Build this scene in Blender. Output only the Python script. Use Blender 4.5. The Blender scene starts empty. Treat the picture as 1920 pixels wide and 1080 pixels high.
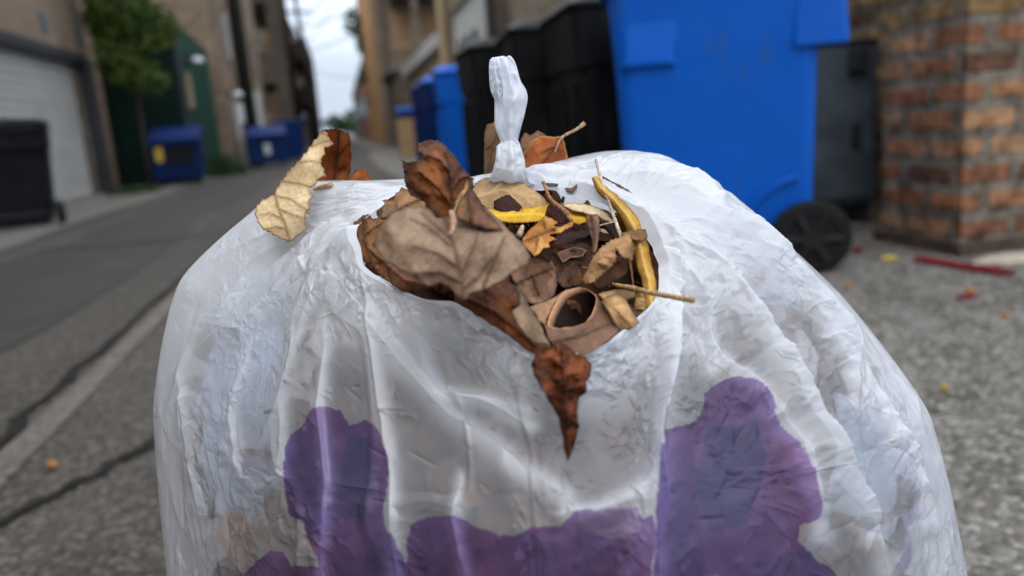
import bpy, bmesh, math, random
import numpy as np
from mathutils import Vector, Matrix
from mathutils.geometry import delaunay_2d_cdt
random.seed(7); RNG = np.random.default_rng(7)
C = bpy.context.scene.collection
scene = bpy.context.scene

# ------------------------------------------------------------------ camera
CF = 1493.0; CH = 0.58
yaw, pit, roll = math.radians(11.0), math.radians(11.8), math.radians(4.4)
fw = np.array([math.sin(yaw)*math.cos(pit), math.cos(yaw)*math.cos(pit), -math.sin(pit)])
r0 = np.array([math.cos(yaw), -math.sin(yaw), 0.0]); u0 = np.cross(r0, fw)
rt = r0*math.cos(roll) - u0*math.sin(roll); up = u0*math.cos(roll) + r0*math.sin(roll)
CAM = np.array([0.0, 0.0, CH])
cd = bpy.data.cameras.new("camera"); cam = bpy.data.objects.new("camera", cd); C.objects.link(cam)
cam.matrix_world = Matrix(((rt[0], up[0], -fw[0], CAM[0]), (rt[1], up[1], -fw[1], CAM[1]), (rt[2], up[2], -fw[2], CAM[2]), (0, 0, 0, 1)))
cd.sensor_width = 36.0; cd.lens = CF/1920*36.0; cd.clip_start = 0.01; cd.clip_end = 1500
cd.dof.use_dof = True; cd.dof.focus_distance = 0.424; cd.dof.aperture_fstop = 5.2
scene.camera = cam

# ------------------------------------------------------------------ world and sun (soft overcast)
SUN_EL, SUN_AZ = math.radians(52), math.radians(205)
w = bpy.data.worlds.new("World"); scene.world = w; w.use_nodes = True
nt = w.node_tree; nt.nodes.clear()
wo = nt.nodes.new("ShaderNodeOutputWorld"); bg = nt.nodes.new("ShaderNodeBackground")
sk = nt.nodes.new("ShaderNodeTexSky"); sk.sky_type = 'NISHITA'; sk.sun_disc = False
sk.sun_elevation = SUN_EL; sk.sun_rotation = SUN_AZ; sk.air_density = 1.0; sk.dust_density = 2.0
tc = nt.nodes.new("ShaderNodeTexCoord"); sp = nt.nodes.new("ShaderNodeSeparateXYZ")
nt.links.new(tc.outputs["Generated"], sp.inputs[0])
rm = nt.nodes.new("ShaderNodeValToRGB")
rm.color_ramp.elements[0].position = 0.0; rm.color_ramp.elements[0].color = (6.2, 7.4, 9.2, 1)
rm.color_ramp.elements[1].position = 0.75; rm.color_ramp.elements[1].color = (26, 27, 28.5, 1)
nt.links.new(sp.outputs["Z"], rm.inputs[0])
nz = nt.nodes.new("ShaderNodeTexNoise"); nz.inputs["Scale"].default_value = 3.0; nz.inputs["Detail"].default_value = 5
mpn = nt.nodes.new("ShaderNodeMapping"); mpn.inputs["Scale"].default_value = (1, 1, 3.5)
nt.links.new(tc.outputs["Generated"], mpn.inputs[0]); nt.links.new(mpn.outputs[0], nz.inputs["Vector"])
mr = nt.nodes.new("ShaderNodeMapRange"); mr.inputs[1].default_value = .3; mr.inputs[2].default_value = .7; mr.inputs[3].default_value = .78; mr.inputs[4].default_value = 1.2
nt.links.new(nz.outputs[0], mr.inputs[0])
vm = nt.nodes.new("ShaderNodeVectorMath"); vm.operation = 'SCALE'
nt.links.new(rm.outputs[0], vm.inputs[0]); nt.links.new(mr.outputs[0], vm.inputs["Scale"])
mx = nt.nodes.new("ShaderNodeMix"); mx.data_type = 'RGBA'; mx.inputs[0].default_value = 0.85
nt.links.new(sk.outputs[0], mx.inputs[6]); nt.links.new(vm.outputs[0], mx.inputs[7])
nt.links.new(mx.outputs[2], bg.inputs[0]); bg.inputs[1].default_value = 0.10
nt.links.new(bg.outputs[0], wo.inputs[0])
sl = bpy.data.lights.new("sun", 'SUN'); sl.energy = 0.5; sl.angle = math.radians(25); sl.color = (1, .97, .93)
so = bpy.data.objects.new("sun", sl); C.objects.link(so)
sd = Vector((math.cos(SUN_EL)*math.sin(SUN_AZ), math.cos(SUN_EL)*math.cos(SUN_AZ), math.sin(SUN_EL)))
so.rotation_euler = sd.to_track_quat('Z', 'Y').to_euler()
scene.view_settings.view_transform = 'Standard'; scene.view_settings.look = 'None'
scene.view_settings.exposure = 0.08; scene.view_settings.gamma = 1.0
scene.cycles.max_bounces = 8; scene.cycles.transparent_max_bounces = 12
try: scene.cycles.use_denoising = True
except Exception: pass

# ------------------------------------------------------------------ helpers
def ray(px, py): return fw[None, :] + np.outer((np.atleast_1d(px)-960)/CF, rt) + np.outer((540-np.atleast_1d(py))/CF, up)
def W(px, py, d): return CAM + ray(px, py)*np.atleast_1d(d)[:, None]
def proj(P):
    v = P-CAM; z = v@fw
    return 960+CF*(v@rt)/z, 540-CF*(v@up)/z, z
def lin(c):
    c = np.array(c, float)/255.0
    return np.where(c <= .04045, c/12.92, ((c+.055)/1.055)**2.4)

def hsh(i, j, s):
    i = np.asarray(i, dtype=np.int64); j = np.asarray(j, dtype=np.int64)
    n = (i*374761393 + j*668265263 + s*982451653) & 0x7fffffff
    n = ((n ^ (n >> 13))*1274126177) & 0x7fffffff
    n = ((n ^ (n >> 16))*2246822519) & 0x7fffffff
    return ((n ^ (n >> 15)) & 0xffff)/65535.0
def vnoise(x, y, s=0):
    i = np.floor(x).astype(np.int64); j = np.floor(y).astype(np.int64); a = x-i; b = y-j
    a = a*a*(3-2*a); b = b*b*(3-2*b)
    return (hsh(i, j, s)*(1-a)+hsh(i+1, j, s)*a)*(1-b)+(hsh(i, j+1, s)*(1-a)+hsh(i+1, j+1, s)*a)*b
def fbm(x, y, s=0, o=4):
    r = 0; k = .5
    for q in range(o): r = r + k*vnoise(x*2**q, y*2**q, s+q*17); k *= .5
    return r/(1-.5**o)
def crease(x, y, s=0):              # piecewise linear facets on a skewed triangle lattice
    a = x+(x+y)*.366; b = y+(x+y)*.366
    i = np.floor(a).astype(np.int64); j = np.floor(b).astype(np.int64); fa = a-i; fb = b-j
    g = fa > fb
    v0 = hsh(i, j, s); v1 = np.where(g, hsh(i+1, j, s), hsh(i, j+1, s)); v2 = hsh(i+1, j+1, s)
    hi = np.where(g, fa, fb); lo = np.where(g, fb, fa)
    return v0*(1-hi)+v1*(hi-lo)+v2*lo
def crumple(x, y, s=0, warp=.9):
    wx = x+warp*(fbm(x*.8, y*.8, s+5, 2)-.5)*2; wy = y+warp*(fbm(x*.8, y*.8, s+9, 2)-.5)*2
    return crease(wx, wy, s)
def cr(P, t):                       # Catmull-Rom over rows of P
    P = np.asarray(P, float); n = len(P); t = np.clip(t, 0, n-1-1e-9); i = np.floor(t).astype(int); f = (t-i)[:, None]
    g = lambda k: P[np.clip(k, 0, n-1)]
    a, b, c, d = g(i-1), g(i), g(i+1), g(i+2)
    return .5*(2*b+(c-a)*f+(2*a-5*b+4*c-d)*f*f+(3*b-a-3*c+d)*f**3)
def seg_dist(x, y, line):           # distance and signed side to a polyline, and arc position
    best = np.full(x.shape, 1e9); sg = np.zeros(x.shape); tt = np.zeros(x.shape); L = 0
    for (a, b) in zip(line[:-1], line[1:]):
        dx, dy = b[0]-a[0], b[1]-a[1]; l = math.hypot(dx, dy)+1e-9
        t = np.clip(((x-a[0])*dx+(y-a[1])*dy)/l/l, 0, 1)
        qx = x-a[0]-t*dx; qy = y-a[1]-t*dy; d = np.hypot(qx, qy); m = d < best
        best = np.where(m, d, best); sg = np.where(m, np.sign(dx*qy-dy*qx), sg); tt = np.where(m, L+t*l, tt); L += l
    return best, sg, tt/max(L, 1e-9)
def inpoly(x, y, poly):
    c = np.zeros(x.shape, bool); n = len(poly)
    for k in range(n):
        x1, y1 = poly[k]; x2, y2 = poly[(k+1) % n]
        if y1 == y2: continue
        m = (y1 > y) != (y2 > y)
        c ^= m & (x < (x2-x1)*(y-y1)/(y2-y1)+x1)
    return c

def tag(o, label=None, cat=None, group=None, kind=None):
    if label: o["label"] = label
    if cat: o["category"] = cat
    if group: o["group"] = group
    if kind: o["kind"] = kind
    return o
def empty(name, loc=(0, 0, 0), rz=0.0, **k):
    o = bpy.data.objects.new(name, None); C.objects.link(o); o.location = loc; o.rotation_euler = (0, 0, rz)
    o.empty_display_size = .1
    return tag(o, **k)
def mk(name, V, Fc, mat, parent=None, smooth=False, tint=None, **k):
    me = bpy.data.meshes.new(name); me.from_pydata([tuple(v) for v in V], [], [tuple(int(q) for q in f) for f in Fc])
    me.materials.append(mat)
    if smooth: me.polygons.foreach_set("use_smooth", [True]*len(me.polygons))
    if tint is not None:
        at = me.attributes.new("tint", 'FLOAT_COLOR', 'POINT')
        at.data.foreach_set("color", np.hstack([tint, np.ones((len(tint), 1))]).astype(np.float32).ravel())
    me.update(); o = bpy.data.objects.new(name, me); C.objects.link(o)
    if parent: o.parent = parent
    return tag(o, **k)
class MB:
    def __init__(s): s.v = []; s.f = []
    def add(s, V, Fc):
        n = len(s.v); s.v += [tuple(v) for v in V]; s.f += [tuple(i+n for i in f) for f in Fc]; return s
    def box(s, x0, x1, y0, y1, z0, z1):
        return s.add([(x0, y0, z0), (x1, y0, z0), (x1, y1, z0), (x0, y1, z0), (x0, y0, z1), (x1, y0, z1), (x1, y1, z1), (x0, y1, z1)],
                     [(0, 3, 2, 1), (4, 5, 6, 7), (0, 1, 5, 4), (1, 2, 6, 5), (2, 3, 7, 6), (3, 0, 4, 7)])
    def loft(s, rings, cap=True):
        n = len(rings[0]); V = [p for r in rings for p in r]; Fc = []
        for a in range(len(rings)-1):
            for i in range(n): Fc.append((a*n+i, a*n+(i+1) % n, (a+1)*n+(i+1) % n, (a+1)*n+i))
        if cap: Fc.append(tuple(range(n))[::-1]); Fc.append(tuple((len(rings)-1)*n+i for i in range(n)))
        return s.add(V, Fc)
    def tube(s, pts, r, n=8):
        pts = [Vector(p) for p in pts]; rr = r if isinstance(r, (list, tuple)) else [r]*len(pts); rings = []
        for k, p in enumerate(pts):
            d = (pts[min(k+1, len(pts)-1)]-pts[max(k-1, 0)]).normalized()
            a = d.orthogonal().normalized() if k == 0 else (pa-d*pa.dot(d)).normalized()
            pa = a; b = d.cross(a)
            rings.append([p+(a*math.cos(t)+b*math.sin(t))*rr[k] for t in [2*math.pi*i/n for i in range(n)]])
        return s.loft(rings)
    def cyl(s, c, ax, r, h, n=24):
        c = Vector(c); ax = Vector(ax).normalized(); return s.tube([c-ax*h/2, c+ax*h/2], r, n)
    def build(s, name, mat, parent=None, bevel=0, smooth=False, **k):
        o = mk(name, s.v, s.f, mat, parent, smooth, **k)
        if bevel:
            m = o.modifiers.new("bevel", 'BEVEL'); m.width = bevel; m.segments = 2; m.limit_method = 'ANGLE'
        return o
def rrect(cx, cy, hx, hy, r, z, n=4):
    out = []
    for (sx, sy, a0) in ((1, 1, 0), (-1, 1, 90), (-1, -1, 180), (1, -1, 270)):
        for k in range(n+1):
            a = math.radians(a0+90*k/n); out.append((cx+sx*(hx-r)+r*math.cos(a), cy+sy*(hy-r)+r*math.sin(a), z))
    return out

# ------------------------------------------------------------------ materials
def mat(name, col, rough=.7, spec=.3, metal=0, var=.0, scale=5., bump=0., bscale=40., col2=None, trans=None):
    m = bpy.data.materials.new(name); m.use_nodes = True; n = m.node_tree; b = n.nodes["Principled BSDF"]
    b.inputs["Roughness"].default_value = rough; b.inputs["Specular IOR Level"].default_value = spec; b.inputs["Metallic"].default_value = metal
    t = n.nodes.new("ShaderNodeTexCoord")
    c2 = col2 if col2 is not None else tuple(c*(1-var) for c in col)
    if var or col2 is not None:
        q = n.nodes.new("ShaderNodeTexNoise"); q.inputs["Scale"].default_value = scale; q.inputs["Detail"].default_value = 6; q.inputs["Roughness"].default_value = .62
        n.links.new(t.outputs["Object"], q.inputs["Vector"])
        r = n.nodes.new("ShaderNodeValToRGB"); r.color_ramp.elements[0].position = .34; r.color_ramp.elements[1].position = .66
        r.color_ramp.elements[0].color = (*c2, 1); r.color_ramp.elements[1].color = (*col, 1)
        n.links.new(q.outputs[0], r.inputs[0]); n.links.new(r.outputs[0], b.inputs["Base Color"])
    else: b.inputs["Base Color"].default_value = (*col, 1)
    if bump:
        q = n.nodes.new("ShaderNodeTexNoise"); q.inputs["Scale"].default_value = bscale; q.inputs["Detail"].default_value = 5
        n.links.new(t.outputs["Object"], q.inputs["Vector"])
        u = n.nodes.new("ShaderNodeBump"); u.inputs["Strength"].default_value = bump; u.inputs["Distance"].default_value = .01
        n.links.new(q.outputs[0], u.inputs["Height"]); n.links.new(u.outputs[0], b.inputs["Normal"])
    return m
def brick_mat(name, stops, mortar, bw=.24, bh=.088, ms=.012, noise=.35, off=(0, 0)):
    m = bpy.data.materials.new(name); m.use_nodes = True; n = m.node_tree; b = n.nodes["Principled BSDF"]; b.inputs["Roughness"].default_value = .9
    b.inputs["Specular IOR Level"].default_value = .15
    t = n.nodes.new("ShaderNodeNewGeometry"); s = n.nodes.new("ShaderNodeSeparateXYZ"); n.links.new(t.outputs["Position"], s.inputs[0])
    a = n.nodes.new("ShaderNodeMath"); a.operation = 'SUBTRACT'; n.links.new(s.outputs[0], a.inputs[0]); n.links.new(s.outputs[1], a.inputs[1])
    a1 = n.nodes.new("ShaderNodeMath"); a1.inputs[1].default_value = off[0]; n.links.new(a.outputs[0], a1.inputs[0])
    z1 = n.nodes.new("ShaderNodeMath"); z1.inputs[1].default_value = off[1]; n.links.new(s.outputs[2], z1.inputs[0])
    c = n.nodes.new("ShaderNodeCombineXYZ"); n.links.new(a1.outputs[0], c.inputs[0]); n.links.new(z1.outputs[0], c.inputs[1])
    wn = n.nodes.new("ShaderNodeTexNoise"); wn.inputs["Scale"].default_value = 9; n.links.new(t.outputs["Position"], wn.inputs["Vector"])
    ws = n.nodes.new("ShaderNodeVectorMath"); ws.operation = 'MULTIPLY_ADD'; ws.inputs[1].default_value = (.045, .04, 0)
    n.links.new(wn.outputs["Color"], ws.inputs[0]); n.links.new(c.outputs[0], ws.inputs[2])
    k = n.nodes.new("ShaderNodeTexBrick"); n.links.new(ws.outputs[0], k.inputs["Vector"])
    k.inputs["Color1"].default_value = (0, 0, 0, 1); k.inputs["Color2"].default_value = (1, 1, 1, 1); k.inputs["Mortar"].default_value = (.5, .5, .5, 1)
    k.inputs["Scale"].default_value = 1; k.inputs["Mortar Size"].default_value = ms; k.inputs["Mortar Smooth"].default_value = .25
    k.inputs["Brick Width"].default_value = bw; k.inputs["Row Height"].default_value = bh
    r = n.nodes.new("ShaderNodeValToRGB"); e = r.color_ramp.elements
    while len(e) > 1: e.remove(e[-1])
    for i, (p, col) in enumerate(stops):
        q = e[0] if i == 0 else e.new(p); q.position = p; q.color = (*col, 1)
    n.links.new(k.outputs["Color"], r.inputs[0])
    q = n.nodes.new("ShaderNodeTexNoise"); q.inputs["Scale"].default_value = 14; q.inputs["Detail"].default_value = 8; q.inputs["Roughness"].default_value = .7
    n.links.new(t.outputs["Position"], q.inputs["Vector"])
    g = n.nodes.new("ShaderNodeMapRange"); g.inputs[1].default_value = .3; g.inputs[2].default_value = .7; g.inputs[3].default_value = 1-noise; g.inputs[4].default_value = 1+noise
    n.links.new(q.outputs[0], g.inputs[0])
    x = n.nodes.new("ShaderNodeMix"); x.data_type = 'RGBA'; n.links.new(k.outputs["Fac"], x.inputs[0]); n.links.new(r.outputs[0], x.inputs[6]); x.inputs[7].default_value = (*mortar, 1)
    v = n.nodes.new("ShaderNodeVectorMath"); v.operation = 'SCALE'; n.links.new(x.outputs[2], v.inputs[0]); n.links.new(g.outputs[0], v.inputs["Scale"])
    n.links.new(v.outputs[0], b.inputs["Base Color"])
    bp = n.nodes.new("ShaderNodeBump"); bp.invert = True; bp.inputs["Distance"].default_value = .008
    n.links.new(k.outputs["Fac"], bp.inputs["Height"]); n.links.new(bp.outputs[0], b.inputs["Normal"])
    return m
def tint_mat(name, rough=.6, spec=.25, transl=.25, fine=.25, fscale=600, bump=.3):
    m = bpy.data.materials.new(name); m.use_nodes = True; n = m.node_tree; b = n.nodes["Principled BSDF"]; o = n.nodes["Material Output"]
    b.inputs["Roughness"].default_value = rough; b.inputs["Specular IOR Level"].default_value = spec
    a = n.nodes.new("ShaderNodeAttribute"); a.attribute_name = "tint"
    t = n.nodes.new("ShaderNodeTexCoord"); q = n.nodes.new("ShaderNodeTexNoise"); q.inputs["Scale"].default_value = fscale; q.inputs["Detail"].default_value = 6
    n.links.new(t.outputs["Object"], q.inputs["Vector"])
    g = n.nodes.new("ShaderNodeMapRange"); g.inputs[1].default_value = .3; g.inputs[2].default_value = .7; g.inputs[3].default_value = 1-fine; g.inputs[4].default_value = 1+fine
    n.links.new(q.outputs[0], g.inputs[0])
    v = n.nodes.new("ShaderNodeVectorMath"); v.operation = 'SCALE'; n.links.new(a.outputs[0], v.inputs[0]); n.links.new(g.outputs[0], v.inputs["Scale"])
    n.links.new(v.outputs[0], b.inputs["Base Color"])
    if bump:
        u = n.nodes.new("ShaderNodeBump"); u.inputs["Strength"].default_value = bump; u.inputs["Distance"].default_value = .0006
        n.links.new(q.outputs[0], u.inputs["Height"]); n.links.new(u.outputs[0], b.inputs["Normal"])
    if transl:
        d = n.nodes.new("ShaderNodeBsdfTranslucent"); n.links.new(v.outputs[0], d.inputs[0])
        x = n.nodes.new("ShaderNodeMixShader"); x.inputs[0].default_value = transl
        n.links.new(b.outputs[0], x.inputs[1]); n.links.new(d.outputs[0], x.inputs[2]); n.links.new(x.outputs[0], o.inputs[0])
    return m
def film_mat(name, clear=.10, transl=.42, bump=.7, rough=.17):
    m = bpy.data.materials.new(name); m.use_nodes = True; n = m.node_tree; b = n.nodes["Principled BSDF"]; o = n.nodes["Material Output"]
    b.inputs["Roughness"].default_value = rough; b.inputs["Specular IOR Level"].default_value = .6
    a = n.nodes.new("ShaderNodeAttribute"); a.attribute_name = "tint"; n.links.new(a.outputs[0], b.inputs["Base Color"])
    t = n.nodes.new("ShaderNodeTexCoord")
    # fine crinkle: facets of two sizes, warped
    wq = n.nodes.new("ShaderNodeTexNoise"); wq.inputs["Scale"].default_value = 55; n.links.new(t.outputs["Object"], wq.inputs["Vector"])
    wv = n.nodes.new("ShaderNodeVectorMath"); wv.operation = 'MULTIPLY_ADD'; wv.inputs[1].default_value = (.02, .02, .02)
    n.links.new(wq.outputs["Color"], wv.inputs[0]); n.links.new(t.outputs["Object"], wv.inputs[2])
    v1 = n.nodes.new("ShaderNodeTexVoronoi"); v1.inputs["Scale"].default_value = 75; n.links.new(wv.outputs[0], v1.inputs["Vector"])
    v2 = n.nodes.new("ShaderNodeTexVoronoi"); v2.inputs["Scale"].default_value = 210; n.links.new(wv.outputs[0], v2.inputs["Vector"])
    msk = n.nodes.new("ShaderNodeTexNoise"); msk.inputs["Scale"].default_value = 18; n.links.new(t.outputs["Object"], msk.inputs["Vector"])
    mk_ = n.nodes.new("ShaderNodeMapRange"); mk_.inputs[1].default_value = .47; mk_.inputs[2].default_value = .62; n.links.new(msk.outputs[0], mk_.inputs[0])
    ve = n.nodes.new("ShaderNodeTexVoronoi"); ve.feature = 'DISTANCE_TO_EDGE'; ve.inputs["Scale"].default_value = 95; n.links.new(wv.outputs[0], ve.inputs["Vector"])
    mn = n.nodes.new("ShaderNodeMath"); mn.operation = 'MINIMUM'; mn.inputs[1].default_value = .12; n.links.new(ve.outputs["Distance"], mn.inputs[0])
    a0 = n.nodes.new("ShaderNodeMath"); a0.operation = 'MULTIPLY_ADD'; a0.inputs[1].default_value = -1.6; n.links.new(mn.outputs[0], a0.inputs[0]); n.links.new(v1.outputs["Distance"], a0.inputs[2])
    ad = n.nodes.new("ShaderNodeMath"); ad.operation = 'MULTIPLY_ADD'; ad.inputs[1].default_value = .45
    n.links.new(v2.outputs["Distance"], ad.inputs[0]); n.links.new(a0.outputs[0], ad.inputs[2])
    ml = n.nodes.new("ShaderNodeMath"); ml.operation = 'MULTIPLY'; n.links.new(ad.outputs[0], ml.inputs[0]); n.links.new(mk_.outputs[0], ml.inputs[1])
    u = n.nodes.new("ShaderNodeBump"); u.inputs["Strength"].default_value = bump; u.inputs["Distance"].default_value = .0022
    n.links.new(ml.outputs[0], u.inputs["Height"]); n.links.new(u.outputs[0], b.inputs["Normal"])
    d = n.nodes.new("ShaderNodeBsdfTranslucent"); n.links.new(a.outputs[0], d.inputs[0]); n.links.new(u.outputs[0], d.inputs["Normal"])
    x = n.nodes.new("ShaderNodeMixShader"); x.inputs[0].default_value = transl
    n.links.new(b.outputs[0], x.inputs[1]); n.links.new(d.outputs[0], x.inputs[2])
    tr = n.nodes.new("ShaderNodeBsdfTransparent"); n.links.new(a.outputs[0], tr.inputs[0])
    y = n.nodes.new("ShaderNodeMixShader"); ca = n.nodes.new("ShaderNodeMath"); ca.operation = "MULTIPLY"; ca.inputs[1].default_value = clear; n.links.new(a.outputs["Alpha"], ca.inputs[0]); n.links.new(ca.outputs[0], y.inputs[0])
    n.links.new(x.outputs[0], y.inputs[1]); n.links.new(tr.outputs[0], y.inputs[2]); n.links.new(y.outputs[0], o.inputs[0])
    return m

# ------------------------------------------------------------------ ground
def ground_mat(name, c1, c2, c3, stone=60., big=1.2, bump=.6, aniso=(1.6, .25, 1), hi=.9):
    m = bpy.data.materials.new(name); m.use_nodes = True; n = m.node_tree; b = n.nodes["Principled BSDF"]
    b.inputs["Roughness"].default_value = .8; b.inputs["Specular IOR Level"].default_value = .3
    t = n.nodes.new("ShaderNodeTexCoord")
    q = n.nodes.new("ShaderNodeTexNoise"); q.inputs["Scale"].default_value = big; q.inputs["Detail"].default_value = 6; n.links.new(t.outputs["Object"], q.inputs["Vector"])
    mp = n.nodes.new("ShaderNodeMapping"); mp.inputs["Scale"].default_value = aniso; n.links.new(t.outputs["Object"], mp.inputs[0]); n.links.new(mp.outputs[0], q.inputs["Vector"])
    r = n.nodes.new("ShaderNodeValToRGB"); r.color_ramp.elements[0].position = .36; r.color_ramp.elements[1].position = .64
    r.color_ramp.elements[0].color = (*c1, 1); r.color_ramp.elements[1].color = (*c2, 1); n.links.new(q.outputs[0], r.inputs[0])
    v = n.nodes.new("ShaderNodeTexVoronoi"); v.inputs["Scale"].default_value = stone; n.links.new(t.outputs["Object"], v.inputs["Vector"])
    sp_ = n.nodes.new("ShaderNodeSeparateColor"); n.links.new(v.outputs["Color"], sp_.inputs[0])
    g = n.nodes.new("ShaderNodeMapRange"); g.inputs[1].default_value = .62; g.inputs[2].default_value = 1.; g.inputs[4].default_value = hi; n.links.new(sp_.outputs[0], g.inputs[0])
    x = n.nodes.new("ShaderNodeMix"); x.data_type = 'RGBA'; n.links.new(g.outputs[0], x.inputs[0]); n.links.new(r.outputs[0], x.inputs[6]); x.inputs[7].default_value = (*c3, 1)
    g2 = n.nodes.new("ShaderNodeMapRange"); g2.inputs[1].default_value = 0.; g2.inputs[2].default_value = .4; g2.inputs[3].default_value = 1.; g2.inputs[4].default_value = .35; n.links.new(sp_.outputs[1], g2.inputs[0])
    g2.inputs[3].default_value = .45; g2.inputs[4].default_value = 1.0
    s = n.nodes.new("ShaderNodeVectorMath"); s.operation = 'SCALE'; n.links.new(x.outputs[2], s.inputs[0]); n.links.new(g2.outputs[0], s.inputs["Scale"])
    n.links.new(s.outputs[0], b.inputs["Base Color"])
    u = n.nodes.new("ShaderNodeBump"); u.inputs["Strength"].default_value = bump; u.inputs["Distance"].default_value = .008; u.invert = True
    n.links.new(v.outputs["Distance"], u.inputs["Height"]); n.links.new(u.outputs[0], b.inputs["Normal"])
    return m
def sheet(name, pts, z, m, kind='structure', **k):
    return mk(name, [(x, y, z) for x, y in pts], [tuple(range(len(pts)))], m, kind=kind, **k)
m_ground = ground_mat("ground_mat", (.07, .065, .055), (.11, .10, .09), (.3, .29, .27), 40, .6)
m_asph = ground_mat("asphalt", (.026, .022, .018), (.056, .049, .041), (.16, .145, .125), 120, 1.0)
m_conc = ground_mat("concrete", (.10, .095, .085), (.145, .138, .125), (.2, .19, .18), 60, .8, .3)
m_gravel = ground_mat("coarse_asphalt", (.080, .073, .060), (.145, .137, .120), (.32, .31, .29), 100, 7, .8, (1, 1, 1), 1.0)
m_dark = mat("tar", (.024, .022, .020), .8, .1, var=.5, scale=40)
m_strip = ground_mat("seam_concrete", (.095, .08, .066), (.14, .12, .10), (.2, .18, .155), 120, 4, .4)
m_new = mat("patched_asphalt", (.040, .038, .036), .75, var=.35, scale=3, bump=.3, bscale=60)
sheet("ground", [(-400, -60), (400, -60), (400, 900), (-400, 900)], 0, m_ground)
def wavy(x0, x1, y0, y1, amp0, amp1, seed, n=60):
    ys = np.linspace(0, 1, n)**1.8*(y1-y0)+y0
    L = [(x0+amp0*(fbm(np.array([y*.7]), np.array([seed*1.]), seed, 4)[0]-.5), y) for y in ys]
    R = [(x1+amp1*(fbm(np.array([y*.7]), np.array([seed+9.]), seed+3, 4)[0]-.5), y) for y in ys]
    V = []; Fc = []
    for a, b in zip(L, R): V += [a, b]
    for i in range(n-1): Fc.append((2*i, 2*i+1, 2*i+3, 2*i+2))
    return V, Fc
def wsheet(name, x0, x1, y0, y1, z, m, a0=.1, a1=.1, seed=1, kind='structure'):
    V, Fc = wavy(x0, x1, y0, y1, a0, a1, seed); return mk(name, [(a, b, z) for a, b in V], Fc, m, kind=kind)
wsheet("alley_road", -2.35, .75, -3, 150, .004, m_asph, .25, .4, 2)
wsheet("apron_pavement", -4.2, -2.30, -1, 60, .008, m_conc, .0, .3, 3)
wsheet("gravel_strip", .62, 6.5, -3, 22, .008, m_gravel, .35, 0, 4)
wsheet("road_seam", -.735, -.67, -.5, 70, .008, m_strip, .05, .05, 5)
wsheet("road_worn_track", -1.9, -1.1, 1.5, 90, .008, m_new, .5, .5, 6)
def crack(name, pts, wd, seed, label):
    P = cr(np.array(pts, float), np.linspace(0, len(pts)-1, 90)); n = len(P)
    j = (fbm(np.arange(n)*.35, np.full(n, seed*1.), seed, 3)-.5)*.05
    T = np.gradient(P, axis=0); T /= np.linalg.norm(T, axis=1)[:, None]; N = np.stack([-T[:, 1], T[:, 0]], 1)
    P = P+N*j[:, None]; h = wd*(.35+1.3*fbm(np.arange(n)*.5, np.full(n, seed+4.), seed+1, 2))
    V = []; Fc = []
    for i in range(n): V += [(*(P[i]+N[i]*h[i]/2), .012), (*(P[i]-N[i]*h[i]/2), .012)]
    for i in range(n-1): Fc.append((2*i, 2*i+1, 2*i+3, 2*i+2))
    return mk(name, V, Fc, m_dark, kind='structure')
crack("road_crack", [(-.79, .6), (-.775, 1.6), (-.77, 2.6), (-.765, 5), (-.76, 12)], .026, 11, "")
crack("road_crack", [(-.85, 1.15), (-.6, 1.36), (-.44, 1.62), (-.25, 1.9), (-.1, 2.6)], .022, 12, "")
crack("road_crack", [(-2.0, 5.5), (-1.2, 5.3), (-.2, 5.8)], .03, 13, "")

# ------------------------------------------------------------------ buildings
m_tanwall = mat("tan_brick_wall", lin((136, 120, 105)), .9, .1, var=.35, scale=1.4, bump=.3)
m_brickL = brick_mat("brown_brick", [(0, (.16, .10, .07)), (.5, (.22, .15, .10)), (1, (.26, .18, .12))], (.2, .18, .15), .22, .075, .01)
m_brickP = brick_mat("pier_brick", [(0, (.10, .055, .038)), (.25, (.20, .088, .048)), (.6, (.29, .135, .07)), (.85, (.34, .18, .095)), (1, (.33, .21, .12))], (.155, .135, .108), .25, .0925, .020, .85, (.08, .02))
m_brickU = brick_mat("mixed_brick", [(0, (.045, .028, .022)), (.35, (.10, .06, .038)), (.7, (.19, .12, .055)), (1, (.24, .16, .075))], (.12, .105, .085), .25, .0925, .02, .8, (.08, .02))
m_brickR = brick_mat("beige_brick", [(0, (.18, .14, .10)), (.5, (.24, .19, .14)), (1, (.28, .22, .16))], (.22, .2, .17), .22, .075, .01)
m_orange = brick_mat("orange_brick", [(0, (.30, .17, .09)), (.5, (.38, .23, .12)), (1, (.42, .27, .15))], (.28, .22, .16), .22, .075, .01)
m_pink = mat("pink_wall", lin((165, 100, 95)), .9, .1, var=.2, scale=1)
m_grey = mat("grey_wall", (.17, .155, .14), .9, .1, var=.4, scale=1.5)
m_greywood = mat("weathered_wood", (.15, .125, .10), .9, .1, var=.5, scale=3)
m_darkwood = mat("dark_wood", (.05, .045, .042), .9, .1, var=.4, scale=3)
m_white = mat("white_paint", (.52, .53, .52), .6, .3, var=.18, scale=3)
m_door = mat("garage_door_paint", lin((176, 176, 174)), .5, .4, var=.15, scale=2)
m_green = mat("green_paint", (.010, .055, .038), .75, .2, var=.45, scale=1.5)
m_greend = mat("dark_green", (.006, .026, .018), .8, .2, var=.4, scale=1.5)  # darker tone of the shed green, used on its front wall and roof
m_frame = mat("dark_steel", (.03, .034, .04), .6, .4, var=.4, scale=6)
m_glass = mat("window_glass", (.03, .04, .045), .15, .6)
m_vent = mat("blue_grey_vent", lin((85, 105, 115)), .6)
m_blackp = mat("black_plastic", (.007, .008, .010), .5, .18, var=.3, scale=8, bump=.05, bscale=90)
m_bluep = mat("blue_plastic", (.002, .108, .56), .42, .18, var=.12, scale=3, bump=.06, bscale=120)
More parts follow.
